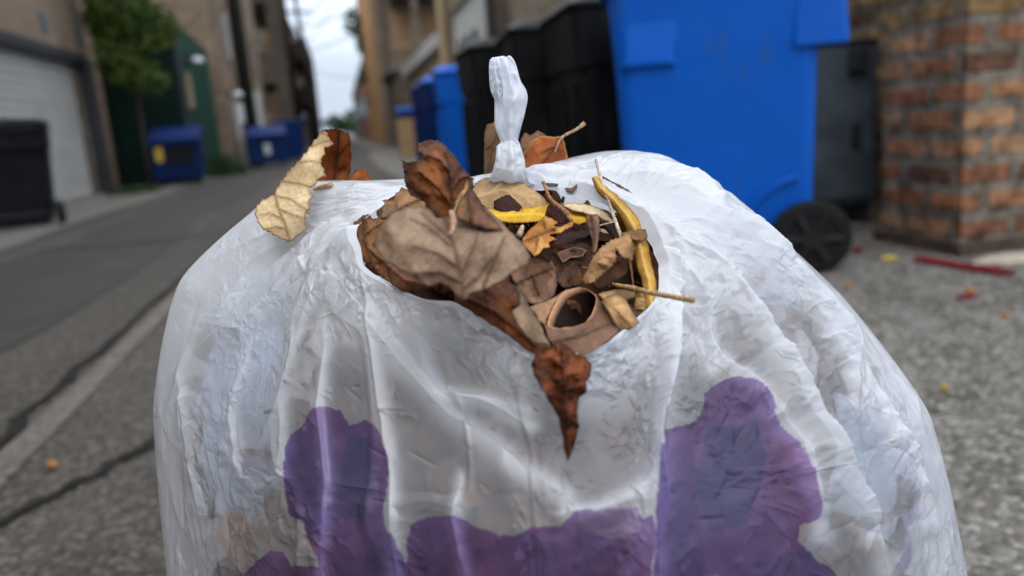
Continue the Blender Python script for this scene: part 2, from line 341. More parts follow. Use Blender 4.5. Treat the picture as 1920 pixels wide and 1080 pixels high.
def scuffs(m, col, thr=.60, scale=5.0):          # worn and dirty patches over a painted or moulded surface
    n = m.node_tree; b = n.nodes["Principled BSDF"]; src = b.inputs["Base Color"].links[0].from_socket
    t = n.nodes.new("ShaderNodeTexCoord"); q = n.nodes.new("ShaderNodeTexNoise"); q.inputs["Scale"].default_value = scale; q.inputs["Detail"].default_value = 9; q.inputs["Roughness"].default_value = .7
    mp = n.nodes.new("ShaderNodeMapping"); mp.inputs["Scale"].default_value = (1.6, 1.6, .7); n.links.new(t.outputs["Object"], mp.inputs[0]); n.links.new(mp.outputs[0], q.inputs["Vector"])
    g = n.nodes.new("ShaderNodeMapRange"); g.inputs[1].default_value = thr; g.inputs[2].default_value = thr+.12; g.inputs[4].default_value = .75; n.links.new(q.outputs[0], g.inputs[0])
    x = n.nodes.new("ShaderNodeMix"); x.data_type = 'RGBA'; n.links.new(g.outputs[0], x.inputs[0]); n.links.new(src, x.inputs[6]); x.inputs[7].default_value = (*col, 1); n.links.new(x.outputs[2], b.inputs["Base Color"])
scuffs(m_bluep, (.04, .09, .22), .57); scuffs(m_blackp, (.03, .03, .03), .56, 8); scuffs(m_door, (.22, .22, .20), .60, 2.5); scuffs(m_tanwall, (.09, .07, .055), .56, 1.2)
m_navyp = mat("navy_plastic", (.004, .022, .115), .55, .12, var=.25, scale=5)
m_rub = mat("rubber", (.011, .011, .012), .7, .2, var=.3, scale=30)
m_hub = mat("wheel_plastic", (.009, .0092, .010), .5, .3)
m_navym = mat("navy_steel", (.003, .019, .095), .65, .12, var=.4, scale=4)
m_yellow = mat("yellow_sticker", (.62, .42, .03), .5)
m_cab = mat("weathered_blue_grey_steel", (.085, .115, .14), .6, .4, var=.5, scale=6, bump=.2)
m_beige = mat("beige_paint", lin((165, 145, 115)), .8, var=.2, scale=3)
m_rail = mat("porch_grey_paint", (.07, .07, .075), .8, var=.3, scale=3)
m_card = mat("cardboard", (.36, .24, .13), .9, .1, var=.15, scale=4)
m_red = mat("red_paint", (.15, .006, .012), .6, var=.3, scale=20)
m_pave = mat("pale_stone", (.42, .38, .30), .9, var=.3, scale=12)
m_pole = mat("creosote_pole", (.03, .032, .026), .9, .1, var=.4, scale=4)
m_wire = mat("cable", (.05, .055, .06), .7)
m_lampw = mat("white_enamel", (.75, .78, .80), .4)

# left: brick garage with white roller door
g = empty("garage_building", (-3.4, 10, 0), label="tan brick garage with a white sectional door and dark steel door frame", cat="building")
B = lambda: MB()
g_loc = Vector(g.location)
def part(mb, name, m, root, bevel=0, smooth=False, **k):       # coordinates given in world space
    L = root.location; mb.v = [(v[0]-L[0], v[1]-L[1], v[2]-L[2]) for v in mb.v]
    return mb.build(name, m, root, bevel, smooth, **k)
part(B().box(-9, -3.4, -25, 12.75, 1.90, 6.2).box(-9, -3.4, -25, 6.6, 0, 1.90), "wall", m_tanwall, g)  # run behind the camera is unseen, added to keep light off the bag
part(B().box(-3.52, -3.37, 12.45, 12.78, 0, 1.90), "steel_jamb", m_frame, g)
part(B().box(-3.5, -3.36, 6.6, 12.45, 1.80, 1.92), "lintel", m_frame, g)
d = B()
for i in range(18): d.box(-3.56, -3.50+.006*(i % 3 == 0), 6.6, 12.2, .02+i*.10, .02+i*.10+.088)
d.box(-3.57, -3.545, 6.6, 12.2, 0, 1.82)
dd = part(d, "garage_door", m_door, g, bevel=.012)
part(B().box(-3.53, -3.46, 12.2, 12.42, 0, 1.80), "door_trim", m_greywood, g)
for (y, z) in ((11.1, 2.2), (12.45, 2.2)):
    vt = B()
    for k in range(4): vt.box(-3.39, -3.375, y-.09, y+.09, z-.1+k*.05, z-.065+k*.05)
    vt.box(-3.4, -3.385, y-.1, y+.1, z-.11, z+.11); part(vt, "vent_grille", m_vent, g)
part(B().box(-9, -3.3, -25, 12.8, 6.2, 6.35), "roof", m_frame, g)
# brick strip building between garage and green shed
g = empty("brick_outbuilding", (-4, 13.3, 0), label="narrow brown brick wall end beside the steel door frame of the tan garage", cat="building")
part(B().box(-8, -3.5, 12.85, 13.6, 0, 2.5), "wall", m_brickL, g); part(B().box(-8.1, -3.42, 12.83, 13.68, 2.5, 2.6), "coping", m_grey, g)
# green shed
g = empty("green_shed", (-3.2, 15.5, 0), label="tall dark green board shed behind the blue dumpster on the left", cat="shed")
sh = B().box(-5.2, -2.5, 14.0, 14.06, 0, 2.58)
for k in range(17): sh.box(-5.2+k*.16, -5.17+k*.16, 13.975, 14.0, 0, 2.58)
part(sh, "front_wall", m_greend, g)
sd_ = MB(); sd_.add([(-2.5, 14.0, 0), (-2.44, 14.0, 0), (-2.44, 17.4, 0), (-2.5, 17.4, 0), (-2.5, 14.0, 2.62), (-2.44, 14.0, 2.62), (-2.44, 17.4, 2.42), (-2.5, 17.4, 2.42)],
        [(0, 3, 2, 1), (4, 5, 6, 7), (0, 1, 5, 4), (1, 2, 6, 5), (2, 3, 7, 6), (3, 0, 4, 7)])
for k in range(8): sd_.box(-2.44, -2.425, 14.1+k*.42, 14.13+k*.42, 0, 2.18)
part(sd_, "side_wall", m_green, g)
part(B().box(-2.46, -2.40, 13.94, 14.0, 0, 2.62), "corner_post", m_frame, g)
part(B().box(-5.2, -2.52, 14.06, 17.4, 2.3, 2.36), "roof", m_greend, g)
def wall_lamp(x, y, z, label):
    t = empty("wall_lamp", (x, y, z), label=label, cat="lamp", group="lamps on the left-hand walls")
    part(B().box(x-.02, x+.04, y-.05, y+.05, z-.02, z+.12), "bracket", m_frame, t)
    rings = [[(x+.16+r*math.cos(a), y+r*math.sin(a), zz) for a in [2*math.pi*i/16 for i in range(16)]] for r, zz in ((.04, z+.07), (.08, z+.05), (.11, z), (.08, z-.02))]
    part(MB().loft(rings), "lamp_shade", m_lampw, t, smooth=True)
wall_lamp(-2.42, 14.9, 1.98, "white round lamp high on the side of the green shed")
# brick building behind the shed, with long tan stucco side
g = empty("apartment_building", (-3, 20, 0), label="tall brown brick building with a long tan plastered side behind the green shed", cat="building")
part(B().box(-9, -2.3, 17.6, 17.75, 0, 9), "end_wall", m_brickL, g)
tw = B().box(-2.45, -2.22, 17.75, 26.5, 0, 9).box(-9, -2.3, 26.4, 26.5, 0, 9)
part(tw, "side_wall", m_tanwall, g); part(B().box(-9, -2.1, 17.5, 26.6, 9, 9.2), "roof", m_grey, g)
for (y, z) in ((18.9, 2.9), (20.8, 2.9), (22.7, 2.9), (18.9, 5), (20.8, 5), (22.7, 5), (24.6, 2.9)):
    f = part(B().box(-2.22, -2.19, y-.3, y+.3, z-.6, z+.5), "window", m_greywood, g); part(B().box(-2.2, -2.185, y-.24, y+.24, z-.54, z+.44), "pane", m_glass, g)
part(B().tube([(-2.15, 18.4, .1), (-2.15, 18.4, 1.3)], .05), "downpipe", m_white, g)
part(B().box(-2.22, -2.12, 23.0, 23.9, 0, 1.9), "back_door", m_white, g)
wall_lamp(-2.2, 18.05, 1.55, "white lamp nearest the green shed on the tan plastered wall")
wall_lamp(-2.2, 20.3, 1.75, "smaller white lamp farther along the tan plastered wall")
# more buildings down the left side
def row_building(x, y0, y1, h, m, side, label, porch=None, wins=True, depth=7):
    g = empty("row_building", (x, (y0+y1)/2, 0), label=label, cat="building"); s = side
    xo = x+s*depth
    part(B().box(min(x, xo), max(x, xo), y0, y1, 0, h), "wall", m, g)
    part(B().box(min(x-s*.12, xo), max(x-s*.12, xo), y0-.1, y1+.1, h, h+.22), "cornice", m_grey, g)
    if wins:
        z = 1.6
        while z < h-1:
            y = y0+1.2
            while y < y1-.8:
                a, b = sorted((x, x-s*.05)); fr = part(B().box(a, b, y-.45, y+.45, z-.1, z+1.3), "window", m_white if (int(y*3) % 2) else m_greywood, g)
                a, b = sorted((x-s*.05, x-s*.065)); part(B().box(a, b, y-.37, y+.37, z-.02, z+1.22), "pane", m_glass, g)
                y += 2.3
            z += 2.7
    if porch:
        a, b = sorted((x-s*.02, x-s*.75)); p = B()
        for z in np.arange(2.4, h-.5, 2.5): p.box(a, b, y0+.6, y1-.6, z, z+.15).box(a, b, y0+.6, y0+.68, z+.15, z+1.0).box(x-s*.75-.04, x-s*.75+.04, y0+.6, y1-.6, z+.9, z+1.0)
        for yy in np.linspace(y0+.7, y1-.7, 5):
            p.box(x-s*.75-.07, x-s*.75+.07, yy-.07, yy+.07, 0, h-.4)
        for z in np.arange(2.4, h-.5, 2.5):
            for yy in np.arange(y0+.8, y1-.7, .22): p.box(x-s*.75-.02, x-s*.75+.02, yy-.02, yy+.02, z+.15, z+.9)
        part(p, "porch", porch, g)
    return g
row_building(-2.6, 27.2, 35, 7.2, mat("pale_plaster", lin((185, 172, 150)), .9, .1, var=.25, scale=1), -1, "pale topped building with dark wooden back porches past the tan wall", m_greywood)
row_building(-2.35, 35.8, 47, 6.3, m_orange, -1, "orange brown brick building beyond the porches on the left", None)
row_building(-2.3, 48, 66, 7.0, m_grey, -1, "grey building with dark stairs far down the left of the alley", m_darkwood)
row_building(-2.2, 67, 95, 6.2, m_greywood, -1, "last dark weathered building at the far left end of the alley", None)
# right side
g = empty("brick_building", (2.5, 2.6, 0), label="brick building corner with orange lower bricks at the right edge", cat="building")
part(B().box(2.04, 7, 2.35, 2.77, 0, .80), "wall", m_brickP, g)
part(B().box(2.043, 7, 2.353, 2.767, .80, 3.2), "upper_wall", m_brickU, g, label="upper wall of darker yellow brown mixed bricks")
part(B().box(2.02, 7, 2.33, 2.79, -.02, .055), "footing", mat("dark_stained_brick", (.11, .075, .055), .9, var=.6, scale=14, bump=.5), g)
part(B().box(2.5, 7, 2.79, 11.0, 0, 3.0), "rear_wall", m_brickU, g)
part(B().box(2.3, 7, 5.2, 11.0, 0, 3.003), "beige_wall", m_brickR, g, label="beige brick stretch of wall behind the black carts")
# steel cabinet
g = empty("utility_cabinet", (2.15, 3.42, 0), math.radians(-14), label="weathered blue grey steel cabinet between the blue cart and the brick corner", cat="cabinet")
MB().box(-.22, .22, -.18, .18, .10, .80).build("body", m_cab, g, bevel=.01)
MB().box(-.20, .20, -.195, -.182, .13, .77).build("door", m_cab, g, bevel=.004)
MB().box(.08, .16, -.225, -.197, .68, .78).build("latch", m_frame, g, bevel=.004); MB().box(.10, .14, -.215, -.197, .36, .46).build("handle", m_frame, g, bevel=.004)
MB().box(-.222, .222, -.19, .182, .80, .815).build("top", m_frame, g, bevel=.004)
[MB().box(x-.025, x+.025, -.15, .15, 0, .10).build("foot", m_frame, g) for x in (-.175, .175)]
# white garage door building
g = empty("garage_building", (2.3, 13, 0), label="garage with a white windowed door beyond the black carts on the right", cat="building")
part(B().box(2.1, 7, 11.0, 15.4, 2.5, 2.9).box(2.1, 7, 14.6, 15.4, 0, 2.5).box(2.1, 7, 11.0, 11.45, 0, 2.5), "wall", m_brickR, g)
part(B().box(2.16, 2.2, 11.55, 14.6, 0, 2.5), "garage_door", m_white, g)
for k in range(3): part(B().box(2.13, 2.158, 12.3+k*.75, 12.65+k*.75, 1.62, 1.98), "window", m_glass, g)
part(B().box(2.03, 2.1, 11.1, 11.32, 0, 2.6), "white_post", m_white, g)
part(B().box(2.05, 2.1, 10.55, 10.9, 0, 2.6), "dark_gap_strip", m_darkwood, g)  # dark strip standing in for the shade of a gap beside the post
part(B().tube([(2.0, 15.0, 0), (2.0, 15.0, 3.4)], .09), "downpipe", m_beige, g)
g = empty("low_garage", (2.6, 20, 0), label="low beige garage with a white cornice right of the alley", cat="building")
part(B().box(2.05, 7, 15.6, 24, 0, 2.05), "wall", m_beige, g); part(B().box(1.9, 7, 15.5, 24.1, 2.05, 2.3), "cornice", m_white, g)
g = empty("timber_shed", (2.3, 27, 0), label="small brown timber shed past the low beige garage", cat="shed")
part(B().box(1.75, 6, 25, 30, 0, 2.3), "wall", m_greywood, g); part(B().box(1.6, 6, 24.8, 30.2, 2.3, 2.45), "roof", m_grey, g)
g = empty("tall_brick_building", (3, 36, 0), label="tall orange brick building with grey porch deck facing down the alley", cat="building")
part(B().box(1.62, 16, 32, 47, 0, 13), "wall", m_brickL, g)
part(B().box(2.3, 9, 31.985, 32.0, 3.6, 5.0), "brick_band", m_orange, g)
part(B().box(1.61, 1.62, 32.02, 46.98, 0, 12.98), "side_wall", mat("warm_orange_wall", lin((182, 142, 98)), .9, .1, var=.25, scale=.8), g, label="warm orange plastered alley side")
part(B().box(2.3, 10, 30.4, 32, 5.3, 5.6).box(2.3, 10, 30.4, 30.5, 5.6, 6.6), "porch", m_rail, g)
for x in (3.1, 5.4): part(B().box(x-.12, x+.12, 30.45, 30.7, 0, 9), "porch_post", m_greywood, g)
for (x, z) in ((4.6, 4.1), (5.6, 4.1), (3.6, 3.4), (4.4, 7.2), (6, 7.2)): part(B().box(x-.4, x+.4, 31.95, 32.0, z-.15, z+.25), "window", m_glass, g)
part(B().tube([(2.0, 31.9, 0), (2.0, 31.9, 12)], .08), "downpipe", m_greywood, g)
row_building(1.75, 48, 62, 4.6, m_pink, 1, "low pink walled building beyond the tall orange brick one", None)
row_building(1.7, 63, 95, 4.5, m_grey, 1, "last grey building on the far right of the alley", None)

# ------------------------------------------------------------------ wheeled carts
def make_cart(loc, rz, body, lid, label, group, band=False, ribs=True, cat="wheeled cart"):
    t = empty("wheeled_cart", loc, rz, label=label, cat=cat, group=group)
    R = []; rear = (.25, .262, .30, .302) if ribs else (.285, .292, .302, .302); frt = (-.24, -.26, -.318, -.322) if ribs else (-.285, -.295, -.318, -.322)
    for z, hx, y0, y1 in ((.05, .225, frt[0], rear[0]), (.09, .235, frt[1], rear[1]), (.70, .275, frt[2], rear[2]), (.76, .280, frt[3], rear[3]))+(() if ribs else ((.98, .294, -.336, .308),)):
        R.append(rrect(0, (y0+y1)/2, hx, (y1-y0)/2, .05, z))
    m = MB().loft(R); m.loft([rrect(0, .012, .287, .350, .05, .755), rrect(0, .012, .300, .362, .05, .98)] if ribs else [rrect(0, .33, .255, .04, .02, .765), rrect(0, .33, .265, .045, .02, .979)])
    if ribs:
        for x in (-.17, 0, .17): m.box(x-.022, x+.022, -.345, -.24, .12, .70)
    b = m.build("body", body, t, bevel=.006)
    MB().box(-.28, .28, -.33, .365, .981, 1.0).loft([rrect(0, .01, .315, .375, .06, .985), rrect(0, .01, .315, .375, .06, 1.005), rrect(0, .01, .27, .32, .08, 1.045)]).build("lid", lid, t, bevel=.006)
    MB().tube([(-.25, .36, .93), (-.25, .43, .94), (.25, .43, .94), (.25, .36, .93)], .017).build("handle", body, t)
    MB().tube([(-.33, .27, .125), (.33, .27, .125)], .012).build("axle", m_frame, t)
    for s in (-1, 1):
        wv = MB().cyl((s*.295, .27, .125), (1, 0, 0), .125, .05, 32).build("wheel", m_rub, t, bevel=.012)
        h = MB().cyl((s*.322, .27, .125), (1, 0, 0), .035, .02, 16)
        for k in range(6):
            a = k*math.pi/3; h.tube([(s*.321, .27+.03*math.cos(a), .125+.03*math.sin(a)), (s*.321, .27+.088*math.cos(a), .125+.088*math.sin(a))], .012, 6)
        h.loft([[(s*(.318+dz), .27+r*math.cos(a), .125+r*math.sin(a)) for a in [2*math.pi*i/28 for i in range(28)]] for r, dz in ((.098, 0), (.098, .008), (.088, .008), (.088, 0))], cap=False)
        hb = h.build("wheel_hub", m_hub, wv)
    return t
BG = math.radians(-110)
big = make_cart((1.32, 2.75, 0), math.radians(-110), m_bluep, m_bluep, "big bright blue wheeled cart nearest the camera, beside the steel cabinet", None, ribs=False); big.scale = (1, 1.05, 1)
# raised details on the near side of the big cart: grip ledges and wheel arch
MB().loft([rrect(.268, -.215, .029, .085, .02, .725), rrect(.270, -.215, .027, .08, .02, .745), rrect(.268, -.20, .018, .09, .015, .86)]).build("grip_ledge", m_bluep, big, bevel=.003)
MB().loft([rrect(.262, .30, .031, .085, .02, .745), rrect(.264, .30, .029, .085, .02, .77), rrect(.264, .30, .026, .07, .015, .97)]).build("rear_ledge", m_bluep, big, bevel=.004)
MB().tube([(.262, .27+.205*math.cos(math.radians(a)), .125+.205*math.sin(math.radians(a))) for a in range(98, 185, 8)], .007).build("wheel_arch", m_bluep, big)
CG = "wheeled carts lined up on the right of the alley"
make_cart((1.34, 3.60, 0), math.radians(-93), m_blackp, m_blackp, "black wheeled cart right behind the big blue one", CG).scale = (1.14, 1, 1.03)
make_cart((1.26, 4.38, 0), math.radians(-95), m_blackp, m_blackp, "black wheeled cart in the middle of the three on the right", CG).scale = (1.14, 1, 1.03)
make_cart((1.15, 5.20, 0), math.radians(-90), m_blackp, m_blackp, "black wheeled cart farthest along, next to the bright blue one", CG).scale = (1.14, 1, 1.03)
make_cart((1.14, 6.70, 0), math.radians(-96), m_bluep, m_bluep, "bright blue wheeled cart just beyond the black ones", CG)
make_cart((1.14, 7.9, 0), math.radians(-90), m_navyp, m_bluep, "navy wheeled cart behind the bright blue one", CG)
make_cart((1.16, 9.1, 0), math.radians(-90), m_navyp, m_navyp, "farthest navy wheeled cart of the right-hand row", CG)
make_cart((1.6, 18.3, 0), math.radians(-90), m_navyp, m_bluep, "small blue cart with a bright lid behind the cardboard box", CG)
lone = make_cart((-2.80, 7.72, 0), math.radians(-165), m_blackp, m_blackp, "black wheeled cart standing alone in front of the white garage door", None); lone.scale = (1, .95, .87)
mk("emblem", [(0, 0, 0)]+[(.001, .05*math.cos(a), .05*math.sin(a)) for a in [2*math.pi*i/16 for i in range(16)]], [(0, i+1, (i+1) % 16+1) for i in range(16)], m_cab) if False else None
# cardboard box
g = empty("cardboard_box", (1.42, 16.9, 0), math.radians(8), label="tall tan cardboard box standing by the carts down the alley", cat="box")
MB().box(-.27, .27, -.2, .2, 0, .78).build("carton", m_card, g, bevel=.01); MB().box(-.27, .0, -.205, .2, .78, .80).build("flap", m_card, g)
# dumpsters
def dumpster(loc, rz, label, sign=True):
    t = empty("dumpster", loc, rz, label=label, cat="dumpster", group="blue steel dumpsters on the left"); t.scale = (.74 if sign else .86, .88, .80)
    V = [(-.45, -.42, .12), (.45, -.42, .12), (.45, .42, .12), (-.45, .42, .12), (-.47, -.42, .80), (.47, -.42, .80), (.47, .42, 1.05), (-.47, .42, 1.05)]
    MB().add(V, [(0, 3, 2, 1), (4, 5, 6, 7), (0, 1, 5, 4), (1, 2, 6, 5), (2, 3, 7, 6), (3, 0, 4, 7)]).box(-.5, .5, -.46, -.42, .76, .84).box(-.52, -.47, -.2, .2, .5, .6).box(.47, .52, -.2, .2, .5, .6).build("body", m_navym, t, bevel=.01)
    V = [(-.48, -.45, .845), (.48, -.45, .845), (.48, .44, 1.095), (-.48, .44, 1.095), (-.48, -.45, .87), (.48, -.45, .87), (.48, .44, 1.12), (-.48, .44, 1.12)]
    MB().add(V, [(0, 3, 2, 1), (4, 5, 6, 7), (0, 1, 5, 4), (1, 2, 6, 5), (2, 3, 7, 6), (3, 0, 4, 7)]).build("lid", m_navyp, t, bevel=.01)
    if sign:
        MB().box(-.18, .36, -.428, -.421, .38, .74).build("black_opening_plate", m_blackp, t)  # flat black plate in place of the shade inside the opening
        MB().box(-.38, -.24, -.428, -.421, .48, .74).build("sticker", m_yellow, t)
    else: MB().box(-.08, .06, -.428, -.421, .35, .62).build("sticker", m_white, t)
    for x in (-.35, .35):
        for y in (-.3, .3): MB().cyl((x, y, .06), (1, 0, 0), .06, .04, 14).build("caster", m_rub, t)
    return t
dumpster((-2.50, 13.3, 0), math.radians(4), "small blue dumpster with a yellow sticker in front of the green shed")
dumpster((-1.60, 18.2, 0), math.radians(6), "plain blue dumpster with a pale sticker beside the dark utility pole", False)
make_cart((-1.35, 21.6, 0), math.radians(100), m_navyp, m_navyp, "navy wheeled cart beyond the plain blue dumpster on the left", None)
# utility pole and wires
g = empty("utility_pole", (-1.98, 19.2, 0), label="tall dark timber utility pole by the plain blue dumpster", cat="utility pole")
MB().tube([(0, 0, 0), (0, 0, 10)], [.17, .12], 14).build("pole", m_pole, g, smooth=True); MB().box(-1, 1, -.06, .06, 8.6, 8.74).build("crossarm", m_pole, g)
def wire(a, b, sag, r, label):
    P = [(a[0]+(b[0]-a[0])*t, a[1]+(b[1]-a[1])*t, a[2]+(b[2]-a[2])*t-sag*4*t*(1-t)) for t in np.linspace(0, 1, 20)]
    return MB().tube(P, r, 6).build("overhead_wire", m_wire, None, label=label, cat="wire", group="wires across the strip of sky")
wire((-1.98, 19.2, 8.7), (-1.8, 60, 8.6), .6, .02, "overhead wire running along the alley from the dark pole")
wire((-2.3, 38, 6.9), (1.75, 33, 7.6), .25, .03, "overhead wire crossing highest between the two rows of buildings")
wire((-2.3, 46, 6.3), (1.75, 40, 6.6), .3, .03, "overhead wire crossing second between the two rows of buildings")
wire((-2.3, 55, 6.0), (1.75, 47, 6.3), .3, .03, "lowest overhead wire crossing the far strip of sky")

def clutter(kind, x, y, z, sx, sy, sz, m, label, cat):
    o = MB().box(-sx/2, sx/2, -sy/2, sy/2, 0, sz).box(-sx/2-.01, sx/2+.01, -sy/2-.01, sy/2+.01, sz, sz+.02).build(kind, m, None, label=label, cat=cat, bevel=.004); o.location = (x, y, z); return o
clutter("meter_box", -2.15, 19.0, 1.0, .14, .3, .4, m_lampw, "pale meter box low on the tan plastered wall beside the first lamp", "meter box")
clutter("meter_box", -2.15, 21.6, .9, .14, .35, .5, m_cab, "grey meter box on the tan plastered wall beyond the second lamp", "meter box")
clutter("junction_box", -2.40, 14.5, 1.2, .06, .16, .55, m_beige, "narrow pale box fixed on the side of the green shed", "box")
for k, (ya, za, yb, zb, l) in enumerate(((30, 6.4, 27, 5.9, "nearest thick overhead wire above the porches"), (44, 5.4, 34, 8.2, "steep overhead wire rising to the tall orange building"), (70, 6.3, 60, 4.4, "far low overhead wire near the pink building"), (62, 6.6, 47, 9.5, "far steep overhead wire above the pink building"))):
    wire((-2.3, ya, za), (1.75, yb, zb), .3, .028, l)
g = empty("utility_pole", (-1.85, 54, 0), label="farthest dark utility pole with two crossarms on the left of the alley", cat="utility pole")
MB().tube([(0, 0, 0), (0, 0, 11)], [.17, .12], 12).build("pole", m_pole, g, smooth=True); MB().box(-1, 1, -.07, .07, 9.2, 9.36).build("crossarm", m_pole, g); MB().box(-.8, .8, -.07, .07, 8.2, 8.36).build("crossarm", m_pole, g)
g = empty("utility_pole", (-1.9, 39, 0), label="second dark utility pole on the left beyond the porches", cat="utility pole")
MB().tube([(0, 0, 0), (0, 0, 9)], [.16, .12], 12).build("pole", m_pole, g, smooth=True); MB().box(-.9, .9, -.07, .07, 8.0, 8.16).build("crossarm", m_pole, g)

# ------------------------------------------------------------------ trees
m_leafd = mat("foliage", (.035, .075, .022), .7, .2, col2=(.012, .035, .012), scale=2.5)
m_leafy = mat("foliage_light", (.11, .15, .025), .7, .2, col2=(.03, .07, .018), scale=3)
m_bark = mat("bark", (.06, .05, .04), .9, var=.4, scale=6)
def tree(loc, label, clumps, trunk, n, size, m, cat="tree", name="tree", seed=3, group=None):
    rg = np.random.default_rng(seed); t = empty(name, loc, label=label, cat=cat, group=group)
    tb = MB()
    for pts, r in trunk: tb.tube(pts, r, 8)
    tb.build("trunk", m_bark, t, smooth=True)
    V = []; Fc = []
    for (cx, cy, cz, rx, ry, rz_) in clumps:
        k = int(n*rx*ry*rz_*8)
        for _ in range(max(k, 20)):
            u = rg.normal(size=3); u /= np.linalg.norm(u); q = u*rg.uniform(.25, 1)**.5*np.array([rx, ry, rz_])+np.array([cx, cy, cz])
            a = rg.normal(size=3); a /= np.linalg.norm(a); b = np.cross(a, rg.normal(size=3)); b /= np.linalg.norm(b)+1e-9
            s = size*rg.uniform(.5, 1.2); i = len(V); V += [q+a*s, q+b*s*.5, q-a*s, q-b*s*.5]; Fc.append((i, i+1, i+2, i+3))
    mk("crown", V, Fc, m, t)
    return t
tree((-2.80, 12.5, 0), "green sapling with light green leaves between the garage and the dumpster",
     [(.0, 0, 2.6, .45, .4, .6), (.35, 0, 2.25, .38, .3, .35), (-.1, 0, 1.9, .4, .3, .45), (.2, 0, 1.55, .3, .25, .25), (.05, 0, 3.2, .5, .4, .5), (-.25, 0, 2.5, .25, .3, .6)],
     [([(0, 0, 0), (.02, 0, 1), (.05, 0, 2), (.02, 0, 3.2)], [.03, .025, .02, .01]), ([(.04, 0, 1.6), (.3, 0, 2.2)], [.015, .006]), ([(.04, 0, 1.5), (-.2, 0, 2.3)], [.015, .006])],
     2300, .055, m_leafy, seed=5)
tree((1.55, 43, 0), "distant tree leaning out beside the tall orange brick building", [(-.35, 0, 6.0, .5, 1, .8), (.0, 0, 5.0, .35, 1, .6), (-.1, 0, 3.4, .3, .8, .5), (.1, 0, 2.2, .25, .8, .5)], [([(.15, 0, 0), (.12, 0, 4), (-.2, 0, 6.0)], [.10, .08, .04])], 90, .14, m_leafd, seed=6)
for i, (x, y, h, l) in enumerate(((-.7, 105, 4.5, "far tree closing the end of the alley on the left"), (1.9, 112, 5.5, "taller far tree closing the end of the alley on the right"), (.6, 125, 3.5, "low far tree in the middle of the alley's end"))):
    tree((x, y, 0), l, [(0, 0, h*.45, 1.6, 1.5, h*.22), (.8, 0, h*.35, 1.2, 1.5, h*.2)], [([(0, 0, 0), (0, 0, h*.7)], [.2, .08])], 12, .35, m_leafd, seed=20+i, group="trees at the far end of the alley")
# weeds
def weed(x, y, r, h, n, seed, label):
    rg = np.random.default_rng(seed); V = []; Fc = []
    for _ in range(n):
        a = rg.uniform(0, 6.28); q = rg.uniform(0, r); bx, by = x+q*math.cos(a), y+q*math.sin(a); hh = h*rg.uniform(.4, 1); dx, dy = rg.normal(size=2)*.25*hh
        i = len(V); V += [(bx-.012, by, 0), (bx+.012, by, 0), (bx+dx, by+dy, hh)]; Fc.append((i, i+1, i+2))
    mk("weed_clump", V, Fc, m_leafd, label=label, cat="weeds", kind="stuff")
weed(-2.2, 15.4, .45, .5, 350, 1, "green weeds growing at the foot of the green shed")
weed(-2.85, 11.7, .35, .14, 250, 2, "low grass on the pavement edge before the sapling")

# ------------------------------------------------------------------ litter at the brick corner
V = W(np.array([1722, 1800, 1890, 1894, 1800, 1724]), np.array([492, 502, 516, 530, 520, 508]), np.ones(6))
def gpt(px, py, z=.0):
    r = ray(px, py)[0]; return CAM+r*((z-CH)/r[2])
q = [gpt(a, b) for a, b in ((1722, 495), (1892, 522))]
dv = np.array(q[1]-q[0])[:2]; L_ = np.linalg.norm(dv); ang = math.atan2(dv[1], dv[0])
rgb_ = np.random.default_rng(8)
rb = [[(L_*t, -.022-.008*rgb_.random(), .009), (L_*t, .016+.01*rgb_.random(), .009), (L_*t, .014+.008*rgb_.random(), .022+.010*rgb_.random()), (L_*t, -.02-.008*rgb_.random(), .018+.010*rgb_.random())] for t in np.linspace(0, 1, 14)]
MB().loft(rb).build("red_board", m_red, None, label="long dark red painted board lying at the foot of the brick corner", cat="board")
o = bpy.data.objects["red_board"]; o.location = (q[0][0], q[0][1], 0); o.rotation_euler = (0, 0, ang)
def scrap(name, px, py, sx, sy, m, label, cat, seed=0, h=.012):
    p = gpt(px, py); rg = np.random.default_rng(seed); n = 9
    ro = [(math.cos(2*math.pi*i/n)*sx*rg.uniform(.6, 1), math.sin(2*math.pi*i/n)*sy*rg.uniform(.6, 1)) for i in range(n)]
    m_ = MB().loft([[(a, b, .009) for a, b in ro], [(a*1.05, b*1.05, h*.6+.008) for a, b in ro], [(a*.7, b*.7, h+.009) for a, b in ro]])
    o = m_.build(name, m, None, label=label, cat=cat, smooth=False); o.location = (p[0], p[1], 0); return o
m_lo = mat("orange_leaf", (.42, .2, .07), .8, var=.3, scale=60); m_ly = mat("yellow_leaf", (.55, .4, .06), .7, var=.3, scale=60)
m_cone = mat("pale_slab", (.36, .33, .27), .9, var=.2, scale=20)
scrap("stone_slab", 1890, 500, .16, .06, m_pave, "pale flat stone lying behind the red board by the brick corner", "stone", 1, .03)
scrap("red_wrapper", 1607, 478, .022, .02, m_red, "small red wrapper beside the wheel of the big blue cart", "litter", 2, .02)
scrap("fallen_leaf", 1668, 491, .04, .018, m_ly, "yellow leaf on the gravel between the cart wheel and the red board", "leaf", 3)
scrap("red_wrapper", 1812, 566, .035, .012, m_red, "thin red scrap on the gravel just below the red board", "litter", 4)
scrap("fallen_leaf", 1590, 545, .015, .012, m_lo, "tiny orange leaf on the gravel below the cart wheel", "leaf", 5)
scrap("fallen_leaf", 1818, 553, .022, .012, m_lo, "tan leaf just above the thin red scrap on the gravel", "leaf", 6)
scrap("fallen_leaf", 1770, 740, .006, .008, m_ly, "small yellow leaf on the asphalt right of the bag", "leaf", 7)
scrap("fallen_leaf", 100, 884, .014, .01, m_lo, "orange leaf on the pale seam of the road at lower left", "leaf", 8)
scrap("fallen_leaf", 1885, 600, .012, .008, m_lo, "small tan leaf at the right edge of the gravel", "leaf", 9)
